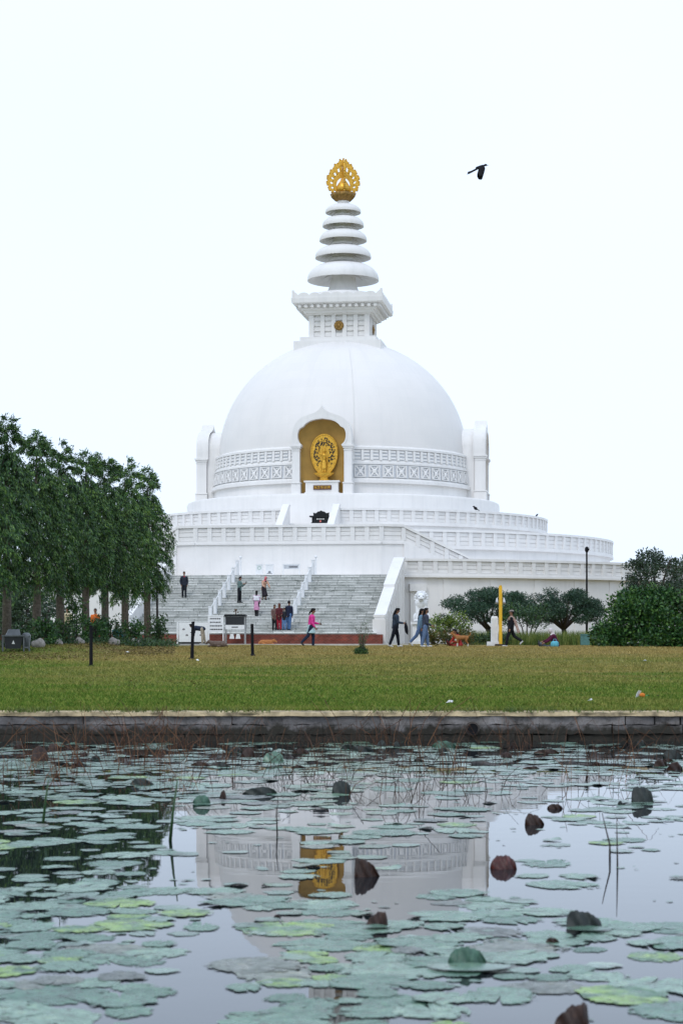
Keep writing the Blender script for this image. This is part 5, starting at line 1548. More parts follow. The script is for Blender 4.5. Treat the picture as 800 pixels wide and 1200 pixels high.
# ------------------------------------------------------------------ people
def finish(o, voxel, smooth=2):
    rm = o.modifiers.new('remesh', 'REMESH'); rm.mode = 'VOXEL'; rm.voxel_size = voxel; rm.use_smooth_shade = True
    if smooth:
        sm = o.modifiers.new('smooth', 'SMOOTH'); sm.iterations = smooth; sm.factor = 0.5
    dg = bpy.context.evaluated_depsgraph_get()
    me = bpy.data.meshes.new_from_object(o.evaluated_get(dg)); me.name = o.name
    o.modifiers.clear(); o.data = me
    return o
def dirv(a, ab=0.0, s=1):
    return Vector((math.sin(R(a)) * math.cos(R(ab)), s * math.sin(R(ab)), -math.cos(R(a)) * math.cos(R(ab))))
def person(label, p, face, h=1.65, lean=2, legs=((4, 2), (-4, -6)), arms=((0, 8, 8), (0, 8, 8)), head=0, top=None, top_len=0.12, bottom=None, skirt=None,
           shoes=(0.03, 0.03, 0.03), hair='short', scarf=None, shawl=None, inner=None, spread=0.09, bulk=1.12, hat=None, mask=None):
    s = h / 1.70
    T = Vector((math.sin(R(lean)), 0, math.cos(R(lean)))); Hd = Vector((math.sin(R(lean * .6 + head)), 0, math.cos(R(lean * .6 + head))))
    pel = Vector((0, 0, 0)); neck = pel + T * .50; chest = pel + T * .33; waist = pel + T * .14
    hc = neck + T * .05 + Hd * .14
    J = {}
    for i, sd in enumerate((1, -1)):
        hip = pel + Vector((0, sd * spread, -.02)); kn = hip + dirv(legs[i][0]) * .43; an = kn + dirv(legs[i][1]) * .41
        fa = legs[i][1] if legs[i][1] < 0 else 0
        fd = Vector((math.cos(R(fa)), 0, math.sin(R(fa)))) if abs(legs[i][1]) < 55 else Vector((0.35, 0, .94)) if legs[i][1] > 0 else Vector((0.5, 0, -.6))
        sh = neck - T * .065 + Vector((0, sd * .175, 0)); el = sh + dirv(arms[i][0], arms[i][2], sd) * .275; wr = el + dirv(arms[i][1], arms[i][2] * -.6, sd) * .245
        J[sd] = (hip, kn, an, fd, sh, el, wr)
    low = min(min(J[1][2].z, J[-1][2].z) - .075, pel.z - .125)
    off = Vector((0, 0, -low))
    def W(v): return (v + off) * s
    e = empty('person', p, R(face)); tag(e, label, 'person')
    e['kind_of_pose'] = 'still'; del e['kind_of_pose']
    fwd = Vector((1, 0, 0)); lat = Vector((0, 1, 0))
    # body: one continuous skin surface
    q = MB()
    cap = lambda a, b, ra, rb: q.capsule(W(a), W(b), ra * s, rb * s, 10)
    bal = lambda c, r: q.ball(W(c), tuple(x * s for x in r), 12, 8)
    for sd in (1, -1):
        hip, kn, an, fd, sh, el, wr = J[sd]
        cap(hip, kn, .080, .056); cap(kn, an, .054, .037); cap(an + Vector((0, 0, -.03)), an + fd * .13 + Vector((0, 0, -.045)), .036, .03)
        cap(sh, el, .047, .038); cap(el, wr, .037, .027)
        hd = (wr - el).normalized(); pd = hd.cross(lat).normalized() if abs(hd.y) < .9 else fwd
        palm = wr + hd * .05; cap(wr, palm + hd * .02, .026, .032)
        for k in range(4):
            sp = (k - 1.5) * .019; L = (.062, .072, .068, .052)[k]
            b = palm + hd * .035 + pd * sp; m1 = b + hd * L * .6; cap(b, m1, .0095, .009); cap(m1, m1 + (hd * .8 + lat * -sd * .6).normalized() * L * .45, .009, .0075)
        tb_ = wr + hd * .025 + pd * .028; cap(tb_, tb_ + (hd * .75 + pd * .7).normalized() * .05, .0105, .0085)
        cap(chest + T * .08, sh, .07, .052)
    bal(pel + T * .02, (.105, .155, .11)); cap(pel + T * .04, chest, .105, .115); bal(chest + T * .06, (.105, .155, .14)); bal(waist, (.095, .135, .12))
    cap(neck - T * .02, hc - Hd * .05, .052, .048)
    bal(hc + Hd * .02, (.098, .076, .108)); bal(hc - Hd * .055 + fwd * .018, (.068, .058, .062))
    cap(hc + fwd * .088 + Hd * .012, hc + fwd * .104 - Hd * .022, .011, .015)
    for sd in (1, -1): bal(hc + lat * sd * .077 - fwd * .005, (.018, .010, .03))
    body = q.build('body', M['skin'], e, smooth=True); finish(body, .0115 * s + .001, 1)
    q = MB()
    for sd in (1, -1): q.ball(W(hc + fwd * .086 + lat * sd * .03 + Hd * .022), (.010 * s, .014 * s, .008 * s), 8, 6)
    q.build('eyes', M['hairm'], body, smooth=True)
    q = MB(); q.ball(W(hc + fwd * .088 - Hd * .055), (.010 * s, .024 * s, .007 * s), 8, 6); q.build('mouth', cloth('lips', (.2, .07, .06)), body, smooth=True)
    def garment(name, c, fn, vox=.017):
        nonlocal q
        q = MB(); fn(); o = q.build(name, cloth('cloth_' + name + '_%d_%d_%d' % tuple(int(255 * x) for x in c), c), e, smooth=True); return finish(o, vox * s, 2)
    if bottom:
        def f():
            for sd in (1, -1):
                hip, kn, an, fd, sh, el, wr = J[sd]
                q.capsule(W(hip), W(kn), .100 * s * bulk, .080 * s, 10); q.capsule(W(kn), W(kn.lerp(an, .93)), .078 * s, .064 * s, 10)
            q.ball(W(pel + T * .02), (.125 * s, .172 * s, .125 * s))
        garment('trousers', bottom, f)
    if skirt:
        c, ln = skirt
        def f():
            kf = (J[1][1] + J[-1][1]) * .5
            pts = [W(pel + T * .16), W(pel + T * 0.0), W(pel + (kf - pel) * (ln * .55)), W(pel + (kf - pel) * ln)]
            q.tube(pts, [.125 * s, .165 * s, .185 * s, .215 * s], 20)
        garment('skirt', c, f, .02)
    if inner:
        def f(): q.capsule(W(waist + fwd * .03), W(chest + T * .1 + fwd * .035), .118 * s, .105 * s)
        garment('shirt', inner, f)
    if top:
        def f():
            q.capsule(W(pel + T * (.08 - top_len)), W(chest), (.135 + .02 * (top_len > .2)) * s * bulk, .135 * s * bulk); q.ball(W(chest + T * .06), (.132 * s * bulk, .185 * s, .155 * s)); q.ball(W(pel + T * (.06 - top_len)), (.142 * s * bulk, .18 * s, .10 * s))
            for sd in (1, -1):
                hip, kn, an, fd, sh, el, wr = J[sd]
                q.capsule(W(chest + T * .1), W(sh), .085 * s, .072 * s); q.capsule(W(sh), W(el), .070 * s * bulk, .056 * s * bulk); q.capsule(W(el), W(el.lerp(wr, .9)), .056 * s * bulk, .046 * s)
            q.capsule(W(neck - T * .05), W(neck - T * .0), .078 * s, .062 * s)
        garment('jacket', top, f)
    if shawl:
        def f():
            q.tube([W(neck + T * .03), W(neck - T * .06), W(chest), W(waist)], [.075 * s, .16 * s, .20 * s, .215 * s], 18)
            for sd in (1, -1): q.ball(W(J[sd][4] - T * .03), (.10 * s, .09 * s, .10 * s))
        garment('shawl', shawl, f, .02)
    q = MB()
    for sd in (1, -1):
        an, fd = J[sd][2], J[sd][3]
        q.capsule(W(an - fd * .03 + Vector((0, 0, -.035))), W(an + fd * .15 + Vector((0, 0, -.042))), .047 * s, .038 * s)
    sh_ = q.build('shoes', cloth('shoe_%d' % int(255 * shoes[0]), shoes, .5), e, smooth=True); finish(sh_, .014 * s, 1)
    if scarf:
        def f():
            q.ball(W(hc + Hd * .02 - fwd * .016), (.112 * s, .098 * s, .128 * s)); q.capsule(W(hc - Hd * .05 - fwd * .045), W(neck - fwd * .05), .08 * s, .10 * s); q.ball(W(neck - T * .03), (.11 * s, .15 * s, .07 * s))
        garment('headscarf', scarf, f, .015)
    else:
        q = MB()
        q.ball(W(hc + Hd * .04 - fwd * .020), (.102 * s, .087 * s, .105 * s)); q.ball(W(hc + Hd * .095 + fwd * .02), (.075 * s, .07 * s, .045 * s))
        if hair == 'long':
            q.capsule(W(hc - fwd * .05), W(hc - fwd * .085 - Hd * .17), .082 * s, .06 * s); q.capsule(W(hc - fwd * .085 - Hd * .15), W(neck - T * .16 - fwd * .13), .065 * s, .035 * s)
        if hair == 'tail': q.capsule(W(hc - fwd * .10), W(hc - fwd * .15 - Hd * .16), .045 * s, .02 * s); 
        hr = q.build('hair', M['hairm'], e, smooth=True); finish(hr, .012 * s, 1)
    if hat:
        q = MB(); q.lathe([(0.0, .07), (.10, .05), (.112, 0), (.112, -.01)], 20); q.box((.12, 0, -.005), (.12, .15, .012))
        q.v = [tuple(W(hc + Hd * .07) + Vector(v) * s) for v in q.v]; q.build('cap', cloth('cap_dark', hat), e, smooth=True)
    if mask:
        q = MB(); q.ball(W(hc + fwd * .055 - Hd * .045), (.055 * s, .062 * s, .055 * s)); q.build('face_mask', cloth('mask', mask), e, smooth=True)
    e['_'] = 1; del e['_']
    return e, {k: [W(v) for v in (J[k][4], J[k][5], J[k][6])] for k in J}, W(hc), W(neck), W(pel), s
def world_of(e, v): return e.location + Matrix.Rotation(e.rotation_euler.z, 3, 'Z') @ Vector(v)
def phone(per, sd, label):
    e, J, *_ = per; w = world_of(e, J[sd][2]); dd = (J[sd][2] - J[sd][1]).normalized()
    q = MB(); q.box((0, 0, 0.045), (0.012, 0.075, 0.15)); q.box((-0.0085, 0, 0.045), (0.006, 0.066, 0.135))
    o = q.build('phone', M['black']); o.location = world_of(e, J[sd][2] + dd * .10 + Vector((0, -sd * .03, 0))); o.rotation_euler = (0, R(15), e.rotation_euler.z); tag(o, label, 'phone')

WHITE_SHOE = (0.6, 0.6, 0.6)
# on the stairs
person('man in a dark jacket with a red front standing high on the steps at left', on_stair(216, 701), -75, 1.68, legs=((6, 3), (-4, -9)), arms=((-8, 20, 14), (-5, 18, 14)), top=(.03, .035, .05), inner=(.35, .03, .05), bottom=(.02, .022, .028))
pm_ = person('man in a grey-green jacket holding up a phone on the steps', on_stair(280, 706), -20, 1.66, legs=((3, 0), (-3, -5)), arms=((25, 128, 4), (18, 118, 4)), head=10, top=(.13, .19, .18), bottom=(.015, .016, .02), bulk=1.08)
phone(pm_, 1, 'dark phone in the hands of the man in grey-green on the steps')
person('woman in a white shawl and pink dress climbing the steps', on_stair(300, 722), 80, 1.60, legs=((10, 2), (-8, -14)), arms=((5, 55, 4), (5, 55, 4)), top=(.62, .32, .47), top_len=.16, skirt=((.62, .30, .46), 1.12), bottom=(.02, .02, .022), shawl=(.72, .70, .74), hair='long')
person('stooping woman in a pink headscarf and pale orange wrap on the steps', on_stair(309, 702), -60, 1.58, lean=26, legs=((24, -8), (10, -16)), arms=((30, 50, 10), (25, 55, 12)), head=18, top=(.60, .36, .25), top_len=.2, skirt=((.03, .025, .03), 1.5), scarf=(.62, .18, .20), shawl=None, inner=(.04, .035, .04), bulk=1.1)
per = person('woman in a patterned brown top at the left of the group on the steps', on_stair(321, 742) , -70, 1.56, arms=((8, 60, 6), (5, 40, 8)), top=(.16, .10, .09), top_len=.2, bottom=(.02, .02, .022), hair='long')
person('woman in a maroon coat and red trousers in the group on the steps', on_stair(326.5, 741), -95, 1.64, arms=((10, 70, 4), (10, 70, 4)), top=(.10, .025, .03), top_len=.22, bottom=(.33, .02, .04), hair='short', scarf=(.10, .03, .035))
person('child in dark jacket and blue jeans before the tall man on the steps', on_stair(333, 742.5), -85, 1.38, arms=((12, 80, 4), (12, 75, 4)), top=(.03, .032, .04), bottom=(.12, .22, .40), hair='short', head=12)
person('tall man in a navy jacket at the right of the group on the steps', on_stair(339, 738.5), 60, 1.80, arms=((4, 12, 6), (4, 10, 6)), top=(.018, .024, .05), bottom=(.07, .14, .28), hair='short', bulk=1.08)
# at the foot of the steps
person('man in a dark shirt bending far forward by the picture boards', on_lawn(237, 110.6), 178, 1.68, lean=84, legs=((-4, 2), (-14, -10)), arms=((20, 10, 6), (14, 6, 6)), head=-10, top=(.025, .035, .06), bottom=(.36, .31, .24), shoes=(.25, .24, .22))
D2 = 85.5
wk = person('woman in a bright pink jacket walking right with a phone', on_lawn(364.5, D2), 4, 1.72, lean=5, legs=((14, -2), (-20, -44)), arms=((15, 78, 4), (-4, 35, 6)), head=14, top=(.72, .06, .30), top_len=.16, bottom=(.02, .03, .06), skirt=((.42, .58, .60), .72), hair='tail', shoes=(.05, .05, .06))
phone(wk, 1, 'dark phone in the hand of the woman in bright pink')
wd = person('woman in dark navy walking right reading a phone', on_lawn(463, D2), 2, 1.74, lean=4, legs=((15, 6), (-16, -20)), arms=((18, 84, 4), (16, 80, 4)), head=20, top=(.035, .05, .075), bottom=(.012, .014, .022), hair='long', shoes=WHITE_SHOE)
phone(wd, 1, 'phone in the hands of the woman in dark navy')
w = world_of(wd[0], wd[1][-1][2] + Vector((.10, 0, -.02)))
q = MB(); q.tube([(0, 0, 0.06), (0, .0, 0), (.02, .01, -.16), (.05, .02, -.36), (.10, .01, -.50)], [.02, .05, .085, .075, .012], 10); o = q.build('folded_coat', cloth('coat_black', (.012, .013, .018)), smooth=True); o.location = w; tag(o, 'black coat hanging over the arm of the woman in dark navy', 'coat')
person('woman in a blue denim jacket and wide jeans walking, left of a pair', on_lawn(492, D2), 2, 1.70, lean=7, legs=((12, 0), (-24, -44)), arms=((10, 30, 6), (-12, 10, 8)), head=2, top=(.14, .23, .32), bottom=(.10, .16, .29), hair='long', shoes=WHITE_SHOE, bulk=1.12)
person('woman in a dark top and denim with a black face mask, right of a pair', on_lawn(498, D2 - .7), 2, 1.72, lean=3, legs=((12, 6), (-8, -14)), arms=((-6, 22, 6), (4, 60, 6)), head=4, top=(.05, .06, .09), inner=(.30, .08, .10), bottom=(.12, .18, .30), hair='long', shoes=WHITE_SHOE, mask=(.02, .02, .022))
mb_ = person('man in black with a pale patterned scarf over one shoulder striding left', on_lawn(598, D2), 178, 1.66, lean=-4, legs=((20, 10), (-24, -58)), arms=((-4, 20, 6), (-8, 14, 6)), head=2, top=(.012, .013, .016), top_len=.2, bottom=(.014, .015, .018), hair='short', hat=(.28, .24, .22), shoes=WHITE_SHOE, bulk=1.1)
q = MB(); s_ = mb_[5]; nk = mb_[3]
pts = [nk + Vector((.13, .13, -.14)) * s_, nk + Vector((.07, .17, .0)) * s_, nk + Vector((-.06, .18, -.02)) * s_, nk + Vector((-.17, .14, -.22)) * s_, nk + Vector((-.26, .12, -.52)) * s_, nk + Vector((-.33, .12, -.74)) * s_]
for a, b in zip(pts, pts[1:]):
    dx = (b - a).normalized(); wv = Vector((0, 1, 0)).cross(dx).normalized() * .055
    q.hexa([a - wv, a + wv, b + wv, b - wv, a - wv + Vector((0, .03, 0)), a + wv + Vector((0, .03, 0)), b + wv + Vector((0, .03, 0)), b - wv + Vector((0, .03, 0))])
sc_ = q.build('scarf', cloth('scarf_pale', (.42, .26, .22)), mb_[0])
q = MB()
for a, b in zip(pts, pts[1:]): q.capsule(a + Vector((0, .035, 0)), b + Vector((0, .035, 0)), .012, .012, 6)
q.build('stripe', cloth('scarf_stripe', (.55, .48, .42)), sc_, smooth=True)
ss = person('person in a maroon coat and white headscarf sitting on the grass', on_lawn(651, 85), 180, 1.62, lean=22, legs=((74, 118), (66, 112)), arms=((40, 62, 6), (46, 70, 8)), head=6, top=(.085, .014, .04), top_len=.14, bottom=(.10, .12, .14), scarf=(.66, .60, .60), shoes=(.05, .05, .05), bulk=1.2)
q = MB(); q.lathe([(0, 0), (.15, 0), (.19, .10), (.17, .22), (.10, .27), (0, .26)], 16, sx=1.0, sy=.7); q.tube([(-.08, 0, .24), (-.05, 0, .36), (.05, 0, .36), (.08, 0, .24)], .012, 6)
o = q.build('blue_bag', cloth('bag_blue', (.12, .42, .52)), smooth=True); o.location = on_lawn(649.5, 84.2); tag(o, 'light blue bag in front of the seated person in maroon', 'bag')
rs = person('person in a red wrap sitting on the lawn behind the standing dog', on_lawn(538, 86.3), 215, 1.56, lean=24, legs=((70, 128), (76, 132)), arms=((38, 70, 8), (30, 62, 8)), head=10, top=(.33, .035, .025), bottom=(.30, .03, .03), hair='long', bulk=1.1)
# half hidden by the tree row
person('person in an orange top standing behind the mast trees', on_lawn(112, 97), -90, 1.7, arms=((2, 10, 8), (2, 10, 8)), top=(.72, .16, .03), bottom=(.04, .04, .05))
person('person in a cream shirt standing behind the mast trees', on_lawn(79, 96), -60, 1.72, arms=((2, 30, 8), (2, 10, 8)), top=(.62, .54, .36), bottom=(.04, .04, .05))
person('person in a teal top sitting at the foot of the tree row', on_lawn(136, 88.5), -60, 1.6, lean=14, legs=((76, 120), (70, 116)), arms=((30, 60, 8), (30, 60, 8)), top=(.08, .30, .32), bottom=(.04, .04, .05))

# ------------------------------------------------------------------ dogs
M['dog_tan'] = cloth('dog_tan', (.33, .15, .055)); M['dog_white'] = cloth('dog_white', (.60, .56, .50)); M['dog_orange'] = cloth('dog_orange', (.42, .17, .06)); M['dog_grey'] = cloth('dog_grey', (.15, .11, .09))
sd_ = empty('dog', on_lawn(541, 83.6), R(182)); tag(sd_, 'tan and white dog standing on the lawn', 'dog')
q = MB()
q.capsule((.20, 0, .42), (-.22, 0, .44), .115, .085); q.ball((.2, 0, .41), (.12, .09, .13)); q.capsule((.27, 0, .46), (.40, 0, .58), .075, .06)
q.ball((.44, 0, .61), (.085, .065, .07)); q.capsule((.48, 0, .59), (.58, 0, .565), .042, .03)
for s in (1, -1):
    q.capsule((.42, s * .05, .66), (.395, s * .065, .72), .025, .008, 8)
    q.capsule((.22, s * .06, .40), (.20, s * .065, .22), .055, .032, 8); q.capsule((.20, s * .065, .22), (.215, s * .065, .04), .03, .022, 8); q.capsule((.215, s * .065, .02), (.25, s * .065, .018), .022, .018, 8)
    q.capsule((-.22, s * .06, .42), (-.17, s * .065, .27), .075, .042, 8); q.capsule((-.17, s * .065, .27), (-.275, s * .065, .16), .036, .024, 8); q.capsule((-.275, s * .065, .16), (-.25, s * .065, .03), .024, .02, 8); q.capsule((-.25, s * .065, .02), (-.21, s * .065, .018), .022, .018, 8)
q.capsule((-.28, 0, .48), (-.38, 0, .56), .028, .022, 8); q.capsule((-.38, 0, .56), (-.36, 0, .68), .022, .012, 8)
db = q.build('body', M['dog_tan'], sd_, smooth=True); finish(db, .013, 1)
q = MB()
q.ball((.24, 0, .33), (.09, .088, .075), 10, 8); q.capsule((.5, 0, .575), (.59, 0, .56), .042, .032, 8)
for s in (1, -1):
    q.capsule((.205, s * .065, .16), (.216, s * .065, .04), .033, .027, 8); q.capsule((-.27, s * .065, .14), (-.25, s * .065, .03), .028, .024, 8)
db2 = q.build('white_markings', M['dog_white'], sd_, smooth=True); finish(db2, .012, 1)
q = MB(); q.ball((.62, 0, .57), (.018, .018, .015), 8, 6)
for s in (1, -1): q.ball((.50, s * .048, .635), .011, 8, 6)
q.build('nose_and_eyes', M['hairm'], sd_, smooth=True)
def lying_dog(p, rz, mat, label, extra=None):
    e = empty('dog', p, rz); tag(e, label, 'dog'); q = MB()
    q.capsule((.22, 0, .15), (-.24, .03, .14), .14, .15); q.ball((-.27, .08, .12), (.17, .15, .12)); q.capsule((.28, 0, .2), (.38, -.03, .24), .09, .075)
    q.ball((.42, -.05, .22), (.095, .075, .075)); q.capsule((.46, -.08, .19), (.54, -.13, .15), .042, .03)
    for s in (1, -1):
        q.capsule((.41, -.05 + s * .055, .28), (.39, -.05 + s * .08, .34), .026, .008, 8); q.capsule((.22, s * .09, .09), (.42, s * .10 - .05, .04), .045, .03, 8); q.capsule((-.22, s * .14, .07), (-.02, s * .17, .04), .05, .03, 8)
    q.capsule((-.40, .05, .08), (-.46, -.12, .04), .03, .022, 8); q.capsule((-.46, -.12, .04), (-.36, -.25, .035), .022, .012, 8)
    o = q.build('body', mat, e, smooth=True); finish(o, .014, 1)
    q = MB(); q.ball((.565, -.15, .15), .016, 8, 6); q.build('nose', M['hairm'], o, smooth=True)
lying_dog(on_lawn(312.5, 101) , R(10), M['dog_orange'], 'ginger dog lying curled by the path in front of the brick wall')
lying_dog(on_lawn(255, 84), R(175), M['dog_grey'], 'grey-brown dog lying on the lawn left of the middle stake')

# ------------------------------------------------------------------ birds
def crow_mesh():
    q = MB()
    q.capsule((-.10, 0, -.03), (.10, 0, .04), .055, .05); q.ball((0, 0, .0), (.17, .06, .06), 12, 8, Matrix.Rotation(R(-20), 3, 'Y'))
    q.ball((.19, 0, .075), (.055, .042, .042)); q.capsule((.22, 0, .075), (.30, 0, .065), .018, .005, 8)
    return q
cr = empty('flying_crow', px(562, 196, 80)); cr.scale = (1.25, 1.25, 1.25); tag(cr, 'black crow flying in the pale sky right of the spire', 'bird')
q = crow_mesh(); b_ = q.build('body', M['black'], cr, smooth=True); finish(b_, .012, 1)
q = MB(); q.prism([(-.10, -.03), (-.30, -.13), (-.42, -.17), (-.40, -.20), (-.44, -.235), (-.36, -.215), (-.27, -.17), (-.08, -.07)], -.05, .05, 'y'); q.build('tail', M['black'], cr)
for s, tilt in ((1, 1), (-1, 1)):
    q = MB()
    prof_ = [(0.0, .13, .17), (.12, .14, .19), (.26, .10, .20), (.38, .06, .17), (.46, .03, .11), (.50, .0, .03)]
    vs = []; fs = []
    for k, (t, fx, ch) in enumerate(prof_):
        y = s * (.04 + t * .42); z = .03 - t * .80
        for c_ in (0, .33, .66, 1.0): vs.append((fx + .02 - c_ * (ch + .03) + t * .10, y, z + .015 * math.sin(c_ * 3.1)))
    for k in range(5):
        for c_ in range(3): a = k * 4 + c_; fs.append((a, a + 1, a + 5, a + 4))
    q.add(vs, fs); o = q.build('wing', M['black'], cr, smooth=True)
    sf = o.modifiers.new('s', 'SOLIDIFY'); sf.thickness = .014
def perched(p, rz, sc, label):
    e = empty('perched_bird', p, rz); e.scale = (sc,) * 3; tag(e, label, 'bird')
    q = MB(); q.ball((0, 0, .17), (.15, .085, .10), 12, 8, Matrix.Rotation(R(-38), 3, 'Y')); q.ball((.12, 0, .29), (.065, .05, .055)); q.capsule((.15, 0, .29), (.25, 0, .275), .02, .006, 8); q.capsule((-.10, 0, .10), (-.27, 0, .01), .04, .02, 8)
    for s in (1, -1): q.capsule((.0, s * .03, .10), (.01, s * .03, 0.005), .01, .008, 6)
    o = q.build('body', M['black'], e, smooth=True); finish(o, .012, 1)
a_ = math.asin(0.66); 
def rail_pt(u, Rr, z):
    best = None
    for k in range(-900, 900):
        a = k * .001 * 1.7; w = loc2w(*ang(a, Rr, z)); uu = 400 + w.x * FPX / w.y
        if w.y < CY + 1 and (best is None or abs(uu - u) < best[0]): best = (abs(uu - u), w)
    return best[1]
perched(rail_pt(557, 16.85, 11.60), R(160), 1.15, 'black bird perched on the upper terrace rail left of another')
perched(rail_pt(628.5, 16.85, 11.60), R(20), .7, 'small dark bird perched near the right end of the upper rail')

# ------------------------------------------------------------------ litter on the lawn
lt = empty('litter_wrapper', on_lawn(752, 39.3), R(20)); tag(lt, 'crumpled white, orange and green snack wrapper on the lawn', 'litter')
q = MB(); q.add([(-.16, 0, 0), (-.06, .05, .02), (-.02, .0, .14), (-.10, -.02, .16), (-.13, .02, .07)], [(0, 1, 4), (1, 2, 4), (2, 3, 4), (3, 0, 4)]); q.build('white_fold', M['white_clean'], lt)
q = MB(); q.ball((.0, 0, .05), (.07, .05, .05), 8, 6); q.build('orange_fold', cloth('wrap_orange', (.7, .22, .04)), lt)
q = MB(); q.add([(.05, 0, .02), (.12, .04, .05), (.20, 0, .015), (.13, -.05, .06)], [(0, 1, 3), (1, 2, 3)]); q.build('green_fold', cloth('wrap_green', (.03, .28, .12)), lt)
for k, (u, D, lab) in enumerate([(526, 37.0, 'small white scrap of paper near the pond edge at centre'), (692, 37.6, 'small white scrap of paper on the grass left of the snack wrapper'), (232, 62.5, 'small white scrap on the lawn below the middle stake'), (150, 73, 'white scrap lying on the leaf litter by the trees'), (755, 62, 'tiny white scrap far out on the lawn at right')]):
    q = MB(); q.add([(-.07, -.03, .02), (.06, -.04, .03), (.08, .04, .06), (-.05, .05, .03), (0, 0, .075)], [(0, 1, 4), (1, 2, 4), (2, 3, 4), (3, 0, 4)]); o = q.build('paper_scrap', M['white_clean']); o.location = on_lawn(u, D); o.rotation_euler = (0, 0, k); tag(o, lab, 'litter', 'white paper scraps on the lawn')
q = MB(); q.box((0, 0, .28), (.42, .3, .5)); q.box((0, 0, .55), (.46, .34, .05)); o = q.build('utility_box', cloth('teal_box', (.10, .22, .21))); o.location = on_lawn(685, 93); tag(o, 'small teal box in the tall grass left of the big bush', 'box')

# ------------------------------------------------------------------ lily pads
def pad_mesh(seed, mat, name='lily_pad', wob=1.0):
    r = random.Random(seed); n = 36; q = MB()
    ph = [r.uniform(0, 6.28) for _ in range(5)]; am = [r.uniform(.0, .07) for _ in range(5)]
    lift_a = r.uniform(0, 6.28); lift = r.uniform(0.0, .16) * wob if r.random() < .22 else 0
    gap = r.uniform(.05, .30)
    vs = [(0, 0, .004)]; fs = []
    rings = (.35, .7, .92, 1.0)
    for k, f in enumerate(rings):
        for i in range(n + 1):
            a = gap / 2 * f + (2 * math.pi - gap * f) * i / n
            rr = f * (1 + sum(am[j] * math.sin((j + 2) * a + ph[j]) for j in range(5)) * f)
            if f == 1.0: rr *= 1 + r.gauss(0, .012); rr *= r.uniform(.84, .97) if r.random() < .14 else 1
            dz = .004 + .010 * wob * f * sum(am[j] * 8 * math.sin((j + 1) * a + ph[j] * 2) for j in range(3)) * .5
            da = math.cos(a - lift_a); dz += lift * max(0, da) ** 4 * f ** 3
            if f == 1.0: dz -= .002
            vs.append((rr * math.cos(a), rr * math.sin(a), max(dz, -.004)))
    for i in range(n): fs.append((0, 1 + i, 2 + i))
    for k in range(3):
        o = 1 + k * (n + 1)
        for i in range(n): fs.append((o + i, o + n + 1 + i, o + n + 2 + i, o + 1 + i))
    q.add(vs, fs); me = q.mesh(name, True, False); me.materials.append(M[mat]); return me
kinds = {'pad': [pad_mesh(k, 'pad') for k in range(12)], 'pad_yellow': [pad_mesh(40 + k, 'pad_yellow') for k in range(4)], 'pad_grey': [pad_mesh(60 + k, 'pad_grey') for k in range(5)]}
labels = {'pad': 'pale green round lily pad floating flat on the pond', 'pad_yellow': 'yellow-green lily pad coated with algae on the pond', 'pad_grey': 'faded grey lily pad decaying on the pond'}
cats = 'lily pad'
def dens(u, v):
    """how thickly the pads cover the pond: drifts of pads with open lanes between them"""
    g = lambda cu, cv, su, sv, a: a * math.exp(-((u - cu) / su) ** 2 - ((v - cv) / sv) ** 2)
    d_ = 0.06
    d_ += g(100, 1090, 120, 50, .85) + g(60, 1150, 110, 26, .8) + g(150, 1080, 90, 30, .4) + g(90, 990, 130, 70, .36) + g(90, 915, 150, 30, .42)
    d_ += g(430, 1160, 150, 45, .75) + g(390, 1098, 110, 26, .5) + g(560, 1115, 110, 26, .6) + g(340, 1060, 70, 20, .3) + g(620, 1145, 90, 22, .5)
    d_ += g(730, 1105, 90, 25, .4) + g(560, 1055, 60, 20, .45) + g(700, 960, 150, 28, .22) + g(420, 975, 130, 22, .4) + g(500, 900, 380, 22, .42) + g(385, 1003, 50, 30, .45) + g(270, 935, 70, 12, .5) + g(760, 1160, 60, 15, .3) + g(290, 1155, 60, 14, .5) + g(60, 1195, 70, 14, .4) + g(300,1190,80,14,.5)
    d_ -= g(420, 1015, 190, 38, .32)
    d_ -= g(250, 1110, 55, 60, .6) + g(225, 1010, 45, 40, .5) + g(640, 1020, 80, 30, .35)+ g(240, 1180, 70, 24, .5)
    return max(0.02, d_ * 0.56 if v < 1040 else d_ * 1.15)
cand = []
r_ = random.Random(17)
placed = []
tries = 0
while tries < 10500 and len(placed) < 1150:
    tries += 1
    D = math.sqrt(r_.uniform(8.4 ** 2, 33.5 ** 2)); x = r_.uniform(-.21, .21) * D
    u = 400 + x * FPX / D; v = HOR + CAM_Z * FPX / D
    dd = dens(u, v) + 0.18 * math.sin(x * 2.3 + D * .9) * math.sin(D * 1.7 - x)
    if r_.random() > dd: continue
    rad = r_.choice([.11, .14, .17, .20, .24, .29]) * r_.uniform(.85, 1.15)
    if v > 905 and v < 1010 and u > 560: rad *= .75
    ok = True
    for (a, b, c) in placed[-2000:]:
        if abs(a - x) < .6 and (a - x) ** 2 + (b - D) ** 2 < (.56 * (c + rad)) ** 2: ok = False; break
    if not ok: continue
    placed.append((x, D, rad))
placed.sort(key=lambda t: -(t[2] / t[1]) )
rest = MB()
print('pads', len(placed))
